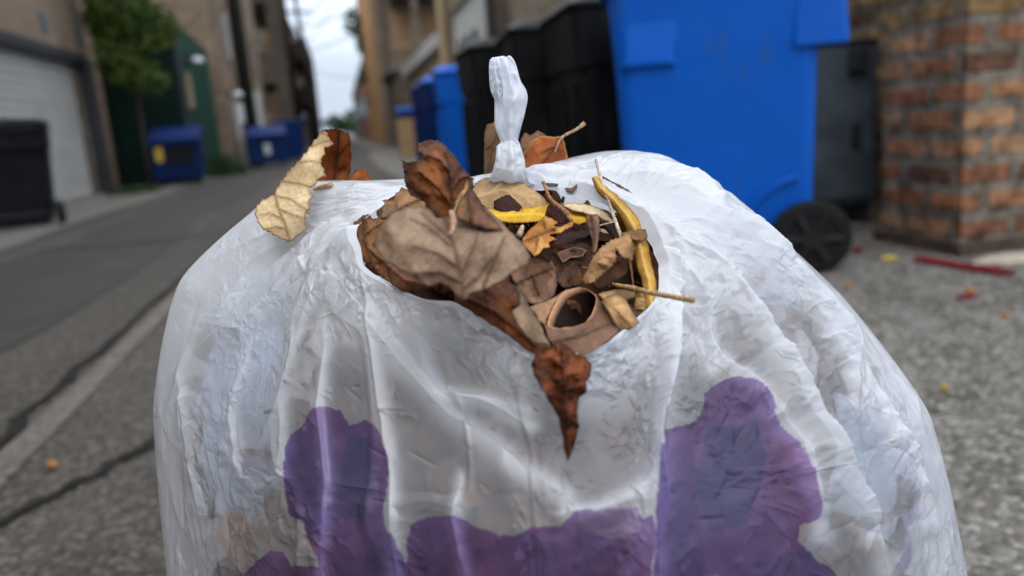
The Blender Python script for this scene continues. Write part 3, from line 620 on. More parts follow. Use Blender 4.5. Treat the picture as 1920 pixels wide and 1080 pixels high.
scrap("white_litter", 262, 356, .05, .04, m_lampw, "bit of white litter at the foot of the sapling", "litter", 10, .04)
# loose stones
rg = np.random.default_rng(12); st = MB()
for _ in range(700):
    x = rg.uniform(.75, 3.4); y = rg.uniform(.7, 2.9); s = rg.uniform(.002, .006)**1.0
    if x > 2.0 and y > 2.3: continue
    st.loft([[(x+s*math.cos(a)*k, y+s*math.sin(a)*k*.8, z) for a in [1.26*i+x*9 for i in range(5)]] for k, z in ((.8, .007), (1, .009+s*.4), (.5, .009+s*.9))])
st.build("loose_stones", m_pave, None, kind="stuff", label="small pale loose stones scattered over the coarse asphalt", cat="stones")

# ================================================================== the plastic bag
COLS = [  # each: points (px, py, depth) from the rim of the opening down the outside of the bag
 [(1040,663,.330),(1042,740,.331),(1047,830,.318),(1052,920,.306),(1058,1080,.302)],
 [(1150,632,.345),(1160,730,.345),(1178,830,.333),(1186,920,.312),(1190,1080,.304)],
 [(1224,566,.368),(1243,660,.352),(1243,780,.338),(1235,910,.318),(1240,1080,.308)],
 [(1230,514,.384),(1290,630,.378),(1345,750,.355),(1395,900,.335),(1425,1080,.325)],
 [(1216,464,.398),(1350,545,.400),(1470,680,.388),(1560,860,.372),(1600,1080,.365)],
 [(1184,421,.413),(1370,450,.425),(1550,630,.430),(1685,830,.425),(1745,1080,.420)],
 [(1142,397,.424),(1320,356,.460),(1585,566,.480),(1745,780,.480),(1812,1080,.475)],
 [(1092,378,.434),(1250,292,.495),(1490,480,.540),(1650,720,.545),(1720,1080,.545)],
 [(1040,364,.440),(1140,284,.515),(1300,400,.600),(1400,700,.610),(1450,1080,.600)],
 [(985,346,.446),(1010,312,.50),(1050,400,.610),(1080,700,.630),(1080,1080,.620)],
 [(930,340,.446),(900,336,.49),(820,450,.600),(780,700,.620),(760,1080,.610)],
 [(862,345,.444),(800,341,.485),(640,450,.570),(560,700,.580),(520,1080,.580)],
 [(805,350,.440),(665,345,.478),(520,470,.525),(400,700,.540),(380,1080,.540)],
 [(758,358,.430),(540,352,.470),(340,522,.478),(288,760,.485),(312,1080,.480)],
 [(722,384,.415),(575,455,.440),(420,600,.440),(352,800,.435),(360,1080,.430)],
 [(674,425,.400),(590,550,.405),(505,700,.398),(455,880,.385),(450,1080,.380)],
 [(684,500,.385),(655,610,.378),(605,740,.366),(580,900,.352),(580,1080,.345)],
 [(756,549,.368),(740,650,.362),(740,770,.345),(745,920,.330),(755,1080,.325)],
 [(858,568,.352),(862,670,.351),(880,800,.333),(895,920,.315),(905,1080,.310)],
 [(955,628,.340),(955,720,.341),(970,830,.326),(980,920,.308),(985,1080,.304)]]
NC = len(COLS); ctrl = np.zeros((NC, 9, 3))
for i, c in enumerate(COLS):
    a = np.array(c, float); ctrl[i, :5] = W(a[:, 0], a[:, 1], a[:, 2])
cen = ctrl[:, 4, :2].mean(axis=0)
for i in range(NC):
    p = ctrl[i, 4]; d = p[:2]-cen
    ctrl[i, 5] = [*(cen+d*1.03), min(.22, p[2]-.06)]; ctrl[i, 6] = [*(cen+d*.98), .09]; ctrl[i, 7] = [*(cen+d*.86), .012]; ctrl[i, 8] = [*(cen+d*.3), .004]
def bag_base(U, V):                 # U in [0,NC) periodic, V in [0,8]
    out = np.zeros(U.shape+(3,)); ui = np.floor(U).astype(int); uf = (U-ui)[..., None]
    vi = np.clip(np.floor(V).astype(int), 0, 7); vf = (V-vi)[..., None]
    def w4(f): return [.5*(-f+2*f*f-f**3), .5*(2-5*f*f+3*f**3), .5*(f+4*f*f-3*f**3), .5*(-f*f+f**3)]
    def c4(f, k): return [k*(-f+2*f*f-f**3), 1+(k-3)*f*f+(2-k)*f**3, k*f+(3-2*k)*f*f+(k-2)*f**3, k*(f**3-f*f)]
    wu, wv = c4(uf, .42), c4(vf, .30)
    for a in range(4):
        for b in range(4):
            out += wu[a]*wv[b]*ctrl[(ui+a-1) % NC, np.clip(vi+b-1, 0, 8)]
    return out
us = np.concatenate([np.linspace(7.6, 12.4, 70, endpoint=False), np.linspace(12.4, 27.6, 1300, endpoint=False)])
vs = np.concatenate([np.linspace(0, 4, 520, endpoint=False), np.linspace(4, 8, 60)])
U, Vv = np.meshgrid(us, vs, indexing='ij')
P0 = bag_base(U, Vv); NU_, NV_ = U.shape
du = np.roll(P0, -1, 0)-np.roll(P0, 1, 0); dv_ = np.gradient(P0, axis=1)
N0 = np.cross(dv_, du); N0 /= np.linalg.norm(N0, axis=2, keepdims=True)+1e-12
ctr = np.array([cen[0], cen[1], .25])
sgn = np.sign(((P0-ctr)*N0).sum(2).mean()); N0 *= sgn
px, py, dz = proj(P0.reshape(-1, 3)); px = px.reshape(U.shape); py = py.reshape(U.shape); dz = dz.reshape(U.shape)
view = CAM-P0; view /= np.linalg.norm(view, axis=2, keepdims=True)
front = np.clip((N0*view).sum(2)*4+.6, 0, 1)*np.clip((.545-dz)*30, 0, 1)
S = U*.066; T = np.where(Vv < 4, Vv*.085, .34+(Vv-4)*.09)   # rough metric coordinates over the film
disp = np.zeros(U.shape)
rimf = np.clip(Vv/.35, 0, 1)
# broad undulation, then crumples of three sizes running down the film
disp += (fbm(S*9+3, T*5, 1, 2)-.5)*.009*rimf
cm = np.clip((fbm(S*7+20, T*6+4, 8, 3)-.42)*4.0, 0.04, 1)
disp += (crumple(S*24, T*9, 2, .7)-.5)*.0024*rimf*(.4+.6*cm)
disp += (crumple(S*58+9, T*34+5, 3, .7)-.5)*.0025*rimf*(.08+.92*cm)
disp += (crumple(S*120+2, T*90+7, 4, .7)-.5)*.0012*rimf*(.03+.97*cm)
rg_ = 1-np.abs(fbm(S*14, T*5, 31, 2)*2-1); disp += np.clip(rg_-.86, 0, 1)*.010*rimf     # meandering ridges
# a few thousand short sharp creases pressed into the film
cr_rg = np.random.default_rng(99); S1, T1 = S[:, 0], T[0]
for k in range(4200):
    us0 = cr_rg.uniform(12.2, 27.6)*.066; t0_ = cr_rg.uniform(.02, .42); m_ = fbm(np.array([us0*7+20]), np.array([t0_*6+4]), 8, 3)[0]
    if cr_rg.random() > .10+np.clip((m_-.40)*6, 0, 1): continue
    ln_ = .004+.016*cr_rg.random()**2; an = cr_rg.normal(math.pi/2, .75); wd = cr_rg.uniform(.0007, .0020); hh = cr_rg.uniform(.0003, .0012)*cr_rg.choice([1, 1, -1])
    i0, i1 = np.searchsorted(S1, [us0-ln_-.008, us0+ln_+.008]); j0, j1 = np.searchsorted(T1, [t0_-ln_-.008, t0_+ln_+.008])
    if i1-i0 < 2 or j1-j0 < 2: continue
    ds = S[i0:i1, j0:j1]-us0; dt = T[i0:i1, j0:j1]-t0_; al = ds*math.cos(an)+dt*math.sin(an); ac = -ds*math.sin(an)+dt*math.cos(an)+al*al*cr_rg.uniform(-12, 12)
    pr = np.where(ac > 0, np.exp(-ac/wd), np.exp(ac/(wd*cr_rg.uniform(1.5, 3.5))))*np.clip(1-(al/ln_)**2, 0, 1)
    disp[i0:i1, j0:j1] += hh*pr*rimf[i0:i1, j0:j1]
FOLDS = [ # polyline, height, width on the right-hand side, width on the left-hand side (px)
 ([(770,360),(690,395),(600,455),(500,535),(412,608)], .0085, 8, 60),
 ([(412,612),(450,618),(510,575),(590,500)], .003, 10, 26),
 ([(545,400),(490,480),(440,540),(390,600)], .0035, 10, 24),
 ([(640,440),(560,600),(530,760),(520,900)], .003, 14, 40),
 ([(682,500),(700,620),(716,760),(740,900),(750,1080)], .0042, 9, 32),
 ([(690,590),(760,690),(850,790),(950,868),(1060,925)], .0060, 55, 14),
 ([(770,570),(800,690),(830,740),(990,770)], .0028, 20, 10),
 ([(830,740),(900,760),(1000,800)], .0022, 12, 10),
 ([(1244,500),(1248,640),(1236,800),(1218,930),(1212,1080)], .0095, 13, 9),
 ([(1212,905),(1130,950),(1060,960)], .003, 16, 30),
 ([(1228,440),(1330,525),(1420,650),(1500,800),(1600,960),(1650,1080)], .0100, 70, 14),
 ([(1000,328),(1120,345),(1260,385),(1390,460),(1500,580),(1600,700),(1690,830)], .0100, 60, 11),
 ([(1000,322),(1150,305),(1270,330),(1390,400),(1500,520),(1600,640)], .0070, 40, 9),
 ([(985,340),(1080,362),(1180,400),(1240,460),(1262,540)], .0030, 24, 10),
 ([(1210,425),(1290,470),(1360,540),(1410,620)], .0030, 22, 12),
 ([(1260,480),(1310,600),(1330,700)], .003, 14, 10),
 ([(1395,440),(1500,560),(1570,680),(1590,760)], .0055, 30, 8),
 ([(1290,640),(1400,740),(1480,860),(1520,1000)], .0038, 22, 9),
 ([(1610,700),(1690,820),(1740,950),(1760,1080)], .0045, 34, 10),
 ([(560,640),(600,560),(640,500)], .002, 12, 12),
 ([(350,600),(330,700),(345,850),(370,1000)], .0028, 20, 12),
 ([(470,640),(430,760),(440,900)], .0026, 20, 12),
 ([(620,600),(600,760),(612,900),(600,1080)], .0026, 18, 10),
 ([(870,900),(860,980),(880,1080)], .0025, 14, 14)]
for line, h, wr, wl in FOLDS:
    d, s, t = seg_dist(px, py, line)
    wob = 1+.35*(vnoise(t*14, t*0+h*900, 77)-.5)
    pr = np.where(s > 0, np.exp(-(d/(wr*.8))**1.05), np.exp(-(d/(wl*.8))**1.05))
    disp += (1.35 if line[-1][0] > 1200 else 1.05)*h*wob*pr*front*np.clip(.25+3.2*np.minimum(t, 1-t), 0, 1)*np.clip(Vv/.12, .2, 1)
# long taut pleats fanning out from the knot and the lip over both shoulders
pf = np.random.default_rng(5)
for k in range(34):
    a_ = pf.uniform(-.15, 1.15) if k % 3 else pf.uniform(2.2, 3.2); r0_, r1_ = pf.uniform(30, 300), pf.uniform(380, 900); bend = pf.uniform(.15, .5)*(1 if a_ < 2 else -1)
    ln = [(960+r*math.cos(a_+bend*(r/900)**1.5), 330+r*math.sin(a_+bend*(r/900)**1.5)) for r in np.linspace(r0_, r1_, 7)]
    if any(inpoly(np.array([q[0]]), np.array([q[1]]), [(660,400),(740,350),(1120,370),(1250,440),(1260,600),(1050,700),(860,600),(680,520)])[0] for q in ln[1:]): continue
    d, s_, t = seg_dist(px, py, ln); wr_ = pf.uniform(5, 20)
    disp += pf.uniform(.0012, .0030)*np.where(s_ > 0, np.exp(-d/wr_), np.exp(-d/5.5))*front*np.clip(4*np.minimum(t, 1-t), 0, 1)*np.clip(Vv/.12, .1, 1)
# gathers radiating from the knot
kd = np.hypot(px-955, (py-325)*1.6)
ga = np.arctan2(py-325, px-955)
disp += .0034*np.sin(ga*30+3*fbm(px*.01, py*.01, 3, 2))*np.exp(-kd/150)*front
silh = (1-.85*np.clip(1-np.abs((N0*view).sum(2))/.35, 0, 1))*(1-.6*np.exp(-((U-12.9)/.9)**2))
P1 = P0+N0*(disp*silh)[..., None]
ed_ = P0[:, 40:41]-P0[:, 0:1]; ed_ /= np.linalg.norm(ed_, axis=2, keepdims=True)   # slightly ragged lip
P1 = P1+ed_*(((fbm(U*1.6, U*0, 70, 2)-.5)*.007)*np.clip(1-Vv/.35, 0, 1))[..., None]
px2, py2, _z = proj(P1.reshape(-1, 3)); px2 = px2.reshape(U.shape); py2 = py2.reshape(U.shape)
# printed purple flowers
INK = [ # polygon, tone
 ([(585,768),(612,762),(640,770),(655,800),(680,785),(705,800),(728,860),(728,905),(715,960),(740,1030),(748,1080),(740,1140),(640,1140),(600,1060),(575,1010),(570,975),(545,970),(533,930),(531,870),(540,815),(565,800)], 0),
 ([(565,800),(600,795),(640,850),(650,960),(600,1010),(570,975),(545,970),(533,930),(533,860),(545,820)], 1),
 ([(655,810),(690,820),(700,900),(680,975),(650,960),(640,880)], 2),
 ([(735,1000),(760,1060),(770,1140),(690,1140),(680,1060),(700,1000)], 1),
 ([(485,1050),(505,1034),(530,1036),(548,1062),(600,1062),(640,1140),(380,1140),(420,1090),(455,1074)], 0),
 ([(770,985),(800,972),(850,966),(890,985),(930,1004),(960,1006),(1000,990),(1050,985),(1080,960),(1130,955),(1190,952),(1205,975),(1225,965),(1228,1010),(1222,1060),(1215,1140),(760,1140),(762,1040)], 0),
 ([(860,985),(930,1004),(960,1006),(1010,1030),(960,1140),(840,1140),(830,1040)], 3),
 ([(1085,958),(1195,952),(1200,1000),(1150,1012),(1090,990)], 4),
 ([(1150,1012),(1225,990),(1222,1140),(1080,1140),(1100,1050)], 3),
 ([(1248,806),(1290,795),(1312,780),(1322,735),(1350,715),(1385,707),(1430,713),(1450,740),(1460,795),(1500,830),(1530,880),(1545,945),(1538,970),(1500,985),(1495,1010),(1540,1060),(1600,1140),(1228,1140),(1226,1020),(1236,900)], 0),
 ([(1330,800),(1420,790),(1440,860),(1400,980),(1330,1000),(1300,900)], 2),
 ([(1240,830),(1300,850),(1310,960),(1330,1140),(1230,1140),(1230,960)], 1),
 ([(1440,810),(1505,840),(1530,890),(1543,945),(1500,985),(1450,960)], 3),
 ([(1495,1030),(1560,1070),(1640,1140),(1400,1140),(1440,1050)], 1)]
TONE = [(.42, .29, .62), (.34, .27, .58), (.29, .27, .54), (.42, .26, .55), (.57, .43, .73)]
wx = px2+9*(fbm(px*.05, py*.05, 51, 2)-.5)+1.5*(vnoise(px*.25, py*.25, 52)-.5); wy = py2+9*(fbm(px*.05, py*.05, 53, 2)-.5)+1.5*(vnoise(px*.25, py*.25, 54)-.5)
white = np.array([.845, .875, .925]); tint = np.ones(U.shape+(3,))*white
fm = (dz < .5)
for poly, tn in INK:
    m = inpoly(wx, wy, poly) & fm; tint[m] = TONE[tn]
# the same print carries on below the picture and round the back of the bag
for (cu, cv, r) in ((7.5, 3.4, .055), (10.2, 3.2, .055), (9, 5.2, .05), (11.8, 5.4, .055), (17.5, 5.6, .055), (20.2, 5.8, .05), (23, 5.6, .055), (26, 5.7, .05)):
    a = np.arctan2(T-(cv*.085 if cv < 4 else .34+(cv-4)*.09), (((U-cu+NC/2) % NC)-NC/2)*.066); rr_ = np.hypot((((U-cu+NC/2) % NC)-NC/2)*.066, T-(cv*.085 if cv < 4 else .34+(cv-4)*.09))
    m = rr_ < r*(.75+.25*np.abs(np.sin(a*2.5))); tint[m] = TONE[0 if cv < 4 else 1]
inkm = tint[..., 0] < .5
tint *= (1+.10*(fbm(px*.03, py*.03, 60, 3)-.5)*2*np.where(inkm, 2.2, .25))[..., None]
m_film = film_mat("white_film", .68, .42)
m_film2 = film_mat("white_film_doubled", .02, .48, .06, .42)
bag = empty("plastic_bag", (float(cen[0]), float(cen[1]), 0), label="white plastic bag printed with purple flowers, knotted on top and full of leaves", cat="bag")
def grid_mesh(name, P, tint, m, parent, close_u=True, alpha=None, **k):
    nu, nv = P.shape[:2]; me = bpy.data.meshes.new(name); V = P.reshape(-1, 3)
    if parent: V = V-np.array(parent.location)
    ii, jj = np.meshgrid(np.arange(nu if close_u else nu-1), np.arange(nv-1), indexing='ij'); i2 = (ii+1) % nu
    Fq = np.stack([ii*nv+jj, i2*nv+jj, i2*nv+jj+1, ii*nv+jj+1], -1).reshape(-1, 4)
    me.vertices.add(len(V)); me.vertices.foreach_set("co", V.astype(np.float32).ravel())
    me.loops.add(Fq.size); me.loops.foreach_set("vertex_index", Fq.astype(np.int32).ravel())
    me.polygons.add(len(Fq)); me.polygons.foreach_set("loop_start", np.arange(0, Fq.size, 4, dtype=np.int32)); me.polygons.foreach_set("loop_total", np.full(len(Fq), 4, np.int32))
    me.update(calc_edges=True); me.validate()
    me.polygons.foreach_set("use_smooth", [True]*len(me.polygons)); me.materials.append(m)
    at = me.attributes.new("tint", 'FLOAT_COLOR', 'POINT'); at.data.foreach_set("color", np.hstack([tint.reshape(-1, 3), np.ones((len(V), 1)) if alpha is None else alpha.reshape(-1, 1)]).astype(np.float32).ravel())
    o = bpy.data.objects.new(name, me); C.objects.link(o); o.parent = parent
    return tag(o, **k)
clr = np.clip((Vv-.35)/1.3, .12, 1)*np.clip(1.15-kd*0-np.clip((420-py)/160, 0, .9), .12, 1)
for line, h, wr, wl in FOLDS:
    d, s_, t = seg_dist(px, py, line); clr = clr*(1-.65*np.exp(-(d/(8+h*2500))**2))
clr = np.where(dz > .5, .15, clr); clr *= 1-.85*np.exp(-((U-13.2)/.9)**2); clr *= 1-.85*np.exp(-((U-26.2)/.9)**2)-.0*U; clr = np.clip(clr, .03, 1)
grid_mesh("film", P1, tint, m_film, bag, alpha=clr)
# depth of the film as seen from the front, so that what is stuffed inside stays behind it
zf = np.full((150, 270), 9.); gi = np.clip((py/8).astype(int), 0, 149); gj = np.clip((px/8).astype(int), 0, 269); fr_ = (dz < .52) & (Vv < 5)
pz = (P1-CAM)@fw; np.minimum.at(zf, (gi[fr_], gj[fr_]), pz[fr_])
zmx = np.full_like(zf, 0.)
for a_ in (-1, 0, 1):
    for b_ in (-1, 0, 1): zmx = np.maximum(zmx, np.where(np.roll(zf, (a_, b_), (0, 1)) < 5, np.roll(zf, (a_, b_), (0, 1)), 0))
def film_depth(P):
    x, y, z = proj(P.reshape(-1, 3)); q = zmx[np.clip((y/8).astype(int), 0, 149), np.clip((x/8).astype(int), 0, 269)]
    return q, z
# rolled hem round the opening (a narrow doubled band just inside the rim)
hu = np.linspace(16.6, 22.6, 400); hv = np.linspace(0, 1, 24)
HU, HV = np.meshgrid(hu, hv, indexing='ij')
hw = (.10*np.clip(np.minimum(HU-16.6, 22.6-HU)*2, .1, 1))+.16*np.clip(1-np.abs(HU-20.6)/1.6, 0, 1)+.10*np.clip(1-np.abs(HU-18.6)/1.2, 0, 1)+.05*vnoise(HU*3, HU*0, 5)
Pb = bag_base(HU % NC, HV*hw)
# match the film's own displacement near the rim by nearest sample
ui_ = np.searchsorted(us, (HU-7.6) % NC+7.6).clip(0, NU_-1); vi_ = np.searchsorted(vs, HV*hw).clip(0, NV_-1)
Pb = P1[ui_, vi_]+N0[ui_, vi_]*(.0004+.0004*np.sin(HV*math.pi)[..., None])
grid_mesh("rim_hem", Pb, np.ones(HU.shape+(3,))*white, m_film2, bag, close_u=False)

# knot and the twisted handle loop standing up behind the opening
def strip(name, stations, parent, seed, m):  # stations: (px, py, depth, half width px, half thickness m)
    st_ = cr(np.array(stations, float), np.linspace(0, len(stations)-1, 190)); n = len(st_); K = 72
    A = np.linspace(0, 2*math.pi, K, endpoint=False); P = np.zeros((n, K, 3))
    tx = np.gradient(st_[:, 0]); ty = np.gradient(st_[:, 1]); L = np.hypot(tx, ty); nx, ny = -ty/L, tx/L
    for k, a in enumerate(A):
        r = st_[:, 3]*math.cos(a); t = st_[:, 4]*math.sin(a)
        q = np.arange(n)/n
        cr_ = (crumple(np.full(n, k*.16)+q*1.5, q*9, seed, .8)-.5)*.0030+(crumple(np.full(n, k*.35), q*14, seed+3, .8)-.5)*.0007
        pl = .0014*math.sin(a*5+1)+.0008*np.sin(a*9+q*4)
        P[:, k] = W(st_[:, 0]+nx*r, st_[:, 1]+ny*r, st_[:, 2]-t-(cr_+pl)*(1 if math.sin(a) > -.2 else .3))
    me_t = np.ones((n, K, 3))*white
    Pt = np.swapaxes(P, 0, 1)
    return grid_mesh(name, Pt, np.swapaxes(me_t, 0, 1), m, parent)
strip("handle_loop", [(956,272,.448,15,.006),(955,262,.447,17,.007),(953,235,.445,25,.008),(956,205,.444,29,.008),(958,180,.443,31,.008),(953,160,.443,25,.007),(946,140,.443,26,.006),(941,122,.443,25,.005),(936,111,.444,19,.004),(935,106,.446,10,.002)], bag, 5, m_film2)
strip("handle_tip", [(935,185,.4375,8,.002),(931,165,.436,12,.0022),(927,140,.436,10,.0022),(925,120,.437,8,.002),(925,111,.439,6,.001)], bag, 8, m_film2)
strip("knot", [(955,356,.450,56,.004),(954,343,.444,41,.008),(955,325,.438,32,.011),(956,303,.437,28,.011),(954,283,.437,24,.010),(952,270,.439,21,.007),(950,263,.443,12,.003)], bag, 15, m_film2)

# ================================================================== leaves
m_leaf = tint_mat("dry_leaf", .6, .22, .25, .13, 800, .35)
m_twig = tint_mat("dry_twig", .75, .15, 0, .35, 700, .5)
def resample(poly, step):
    P = np.array(list(poly)+[poly[0]], float); d = np.hypot(*(P[1:]-P[:-1]).T); s = np.concatenate([[0], np.cumsum(d)]); n = max(8, int(s[-1]/step))
    t = np.linspace(0, s[-1], n, endpoint=False); return np.stack([np.interp(t, s, P[:, 0]), np.interp(t, s, P[:, 1])], 1)
def rbf(ctrls):
    c = np.array(ctrls, float); X = (c[:, :2]-c[:, :2].mean(0))/200; n = len(c); mu = c[:, :2].mean(0)
    K = np.linalg.norm(X[:, None]-X[None], axis=2)**3; A = np.zeros((n+3, n+3)); A[:n, :n] = K; A[:n, n] = 1; A[:n, n+1:] = X; A[n, :n] = 1; A[n+1:, :n] = X.T
    A[:n, :n] += np.eye(n)*1e-4
    w_ = np.linalg.lstsq(A, np.concatenate([c[:, 2], [0, 0, 0]]), rcond=None)[0]
    def f(x, y):
        Q = (np.stack([x, y], 1)-mu)/200; k = np.linalg.norm(Q[:, None]-X[None], axis=2)**3
        return k@w_[:n]+w_[n]+Q@w_[n+1:]
    return f
def pile(x, y): return .342+(640-y)/255*.093
def blade(name, poly, dep, col, col2=None, edge=None, veins=(), seed=1, teeth=0., tooth=9., bump=1.0, step=2.6, edgew=7., spots=0., spotc=None, veinc=None, parent=None, curl=0., veinw=2.5, **k):
    """a dried leaf blade: outline and veins in picture px, dep = offset from the pile surface or (px,py,depth) controls"""
    Q = resample(poly, step*.8)
    T_ = np.roll(Q, -1, 0)-np.roll(Q, 1, 0); T_ /= np.linalg.norm(T_, axis=1)[:, None]+1e-9; Nn = np.stack([T_[:, 1], -T_[:, 0]], 1)
    area = .5*np.sum(Q[:, 0]*np.roll(Q[:, 1], -1)-np.roll(Q[:, 0], -1)*Q[:, 1]); Nn *= np.sign(area)
    ln = np.arange(len(Q))*step*.8
    off = (fbm(ln*.09, ln*0+seed, seed, 3)-.5)*3.5
    if teeth:
        ph = (ln/tooth+1.5*fbm(ln*.02, ln*0+3, seed+2, 2)) % 1; off = off+teeth*(ph**1.6)-teeth*.35
    Q = Q+Nn*off[:, None]
    x0, y0 = Q.min(0); x1, y1 = Q.max(0)
    gx, gy = np.meshgrid(np.arange(x0, x1, step), np.arange(y0, y1, step)); rg = np.random.default_rng(seed)
    gx = gx.ravel()+rg.uniform(-.3, .3, gx.size)*step; gy = gy.ravel()+rg.uniform(-.3, .3, gy.size)*step
    m = inpoly(gx, gy, Q); d, _, _ = seg_dist(gx, gy, [tuple(q) for q in Q]+[tuple(Q[0])]); m &= d > step*.6
    pts = [Vector(q) for q in Q]+[Vector((a, b)) for a, b in zip(gx[m], gy[m])]
    n = len(Q); r = delaunay_2d_cdt(pts, [(i, (i+1) % n) for i in range(n)], [list(range(n))], 1, 1e-4)
    v = np.array([tuple(q) for q in r[0]]); Fc = r[2]
    ed, _, _ = seg_dist(v[:, 0], v[:, 1], [tuple(q) for q in Q[::2]]+[tuple(Q[0])])
    if callable(dep): D = dep(v[:, 0], v[:, 1])
    elif isinstance(dep, (int, float)): D = pile(v[:, 0], v[:, 1])+dep
    else: D = rbf(dep)(v[:, 0], v[:, 1])
    vd = np.full(len(v), 99.)
    for i, ve in enumerate(veins):
        q, _, t = seg_dist(v[:, 0], v[:, 1], ve); q = q*(1.0 if i == 0 else 1.35)+t*(.8 if i else .4)*1.6; vd = np.minimum(vd, q)
    s = seed*3.7; sc = .022
    B = (crumple(v[:, 0]*sc+s, v[:, 1]*sc, seed, .8)-.5)*.0042+(crumple(v[:, 0]*.06+s, v[:, 1]*.06, seed+1, .8)-.5)*.0016+(fbm(v[:, 0]*.2, v[:, 1]*.2, seed+4, 2)-.5)*.0006
    if len(veins): B += -.0022*np.minimum(vd, 18)/18+.0016*np.exp(-(vd/2.6)**2)
    D = D-B*bump-curl*np.exp(-ed/16)
    cc = lin(col)[None]*np.ones((len(v), 1)); c2 = lin(col2 if col2 is not None else np.array(col)*.72)
    a = np.clip((fbm(v[:, 0]*.03+s, v[:, 1]*.03, seed+6, 4)-.38)*4, 0, 1)[:, None]; cc = cc*(1-a)+c2*a
    a = .25*(fbm(v[:, 0]*.15, v[:, 1]*.15, seed+8, 3)-.5)[:, None]*2; cc = cc*(1+a)
    e = lin(edge if edge is not None else np.array(col)*.5); a = (np.clip(1-ed/(edgew*(.4+1.2*fbm(v[:, 0]*.06, v[:, 1]*.06, seed+9, 2))), 0, 1)*.8)[:, None]; cc = cc*(1-a)+e*a
    if len(veins):
        vc = lin(veinc if veinc is not None else np.array(col)*.52); a = (np.exp(-(vd/veinw)**2)*.95)[:, None]; cc = cc*(1-a)+vc*a
        a = (np.exp(-(vd/8.)**2)*.25)[:, None]; cc = cc*(1-a)+vc*a
    if spots:
        a = np.clip((vnoise(v[:, 0]*.16+s, v[:, 1]*.16, seed+12)-(1-spots))*9, 0, 1)[:, None]*.8; cc = cc*(1-a)+lin(spotc if spotc is not None else (50, 30, 18))*a
    o = mk(name, W(v[:, 0], v[:, 1], D), Fc, m_leaf, None, True, tint=np.clip(cc*1.0, 0, .85), **k)
    sm = o.modifiers.new("thickness", 'SOLIDIFY'); sm.thickness = .00028; sm.offset = 0
    if parent is not None: o.parent = parent
    return o
def twig(name, pts, rad, col, seed=1, parent=None, n=10, **k):
    st_ = cr(np.array([(*p, r) for p, r in zip(pts, rad)], float), np.linspace(0, len(pts)-1, max(24, 12*len(pts)))); c = W(st_[:, 0], st_[:, 1], st_[:, 2])
    R = st_[:, 3]/CF*st_[:, 2]*(1+.25*(fbm(np.arange(len(st_))*.6, np.arange(len(st_))*0., seed, 3)-.5)*2)
    mb = MB().tube([tuple(q) for q in c], [float(q) for q in R], n)
    cc = np.repeat((lin(col)[None]*(1+.5*(fbm(np.arange(len(st_))*.35, np.arange(len(st_))*0.+2, seed+1, 3)-.5)[:, None]*2)), n, axis=0)
    o = mk(name, mb.v, mb.f, m_twig, parent, True, tint=np.clip(cc*1.2, 0, 1), **k); return o
def leaf(poly, dep, col, label, stalk=None, **k):
    if stalk is None: return blade("dry_leaf", poly, dep, col, label=label, cat="leaf", **k)
    r = empty("dry_leaf", label=label, cat="leaf"); blade("leaf_blade", poly, dep, col, parent=r, **k)
    twig("leaf_stalk", stalk[0], stalk[1], stalk[2], seed=k.get("seed", 1), parent=r); return r

# --- leaves on the left shoulder
r = empty("dry_leaf", label="large pale yellow leaf rolled over on the left shoulder of the bag, orange inside", cat="leaf")
blade("folded_blade", [(607,243),(617,260),(627,272),(610,277),(607,290),(600,300),(607,317),(612,330),(597,333),(592,347),(578,352),(580,363),(590,367),(578,377),(579,393),(572,407),(575,427),(560,440),(543,455),(527,448),(507,437),(490,428),(480,407),(479,390),(493,373),(513,367),(517,357),(530,337),(550,313),(573,287),(590,263)],
      [(607,243,.452),(627,272,.446),(530,337,.452),(575,310,.438),(480,400,.436),(512,395,.430),(543,455,.424),(575,420,.428),(610,330,.446),(552,375,.428),(590,263,.455)], (226,202,160), (212,184,136), (140,98,50), edgew=3.5, step=2.4, teeth=3, tooth=15, seed=11, bump=.30, parent=r,
      veins=[[(516,362),(522,390),(535,420),(543,450)],[(517,368),(545,373),(578,396)],[(530,340),(565,345),(592,352)],[(560,305),(585,302),(606,306)],[(585,275),(600,268),(618,262)],[(523,392),(550,402),(572,410)],[(530,410),(505,400),(488,404)],[(537,428),(515,425),(500,430)]], veinc=(150,112,66), spots=.06, spotc=(70,50,30))
blade("inner_blade", [(604,244),(630,242),(655,252),(658,270),(659,293),(657,323),(650,346),(592,362),(580,360),(585,330),(600,300),(606,277)],
      [(604,244,.456),(658,252,.470),(655,346,.478),(590,360,.472),(630,300,.486)], (158,88,34), (120,58,22), (80,40,20), teeth=2, seed=12, edgew=5, parent=r, veins=[[(636,245),(633,300),(625,360)],[(634,290),(655,270)],[(630,320),(655,310)]], veinc=(60,24,12), spots=.12, spotc=(60,25,12))
twig("leaf_stalk", [(590,356,.458),(605,351,.455),(622,346,.452)], [3.5,5,4.5], (190,160,125), parent=r)
leaf([(643,352),(660,327),(668,317),(690,319),(692,330),(700,340),(698,352)], [(643,352,.49),(668,317,.49),(700,340,.495)], (190,115,60), "small orange leaf tip poking up behind the bag's left shoulder", teeth=2, seed=13, edgew=3)
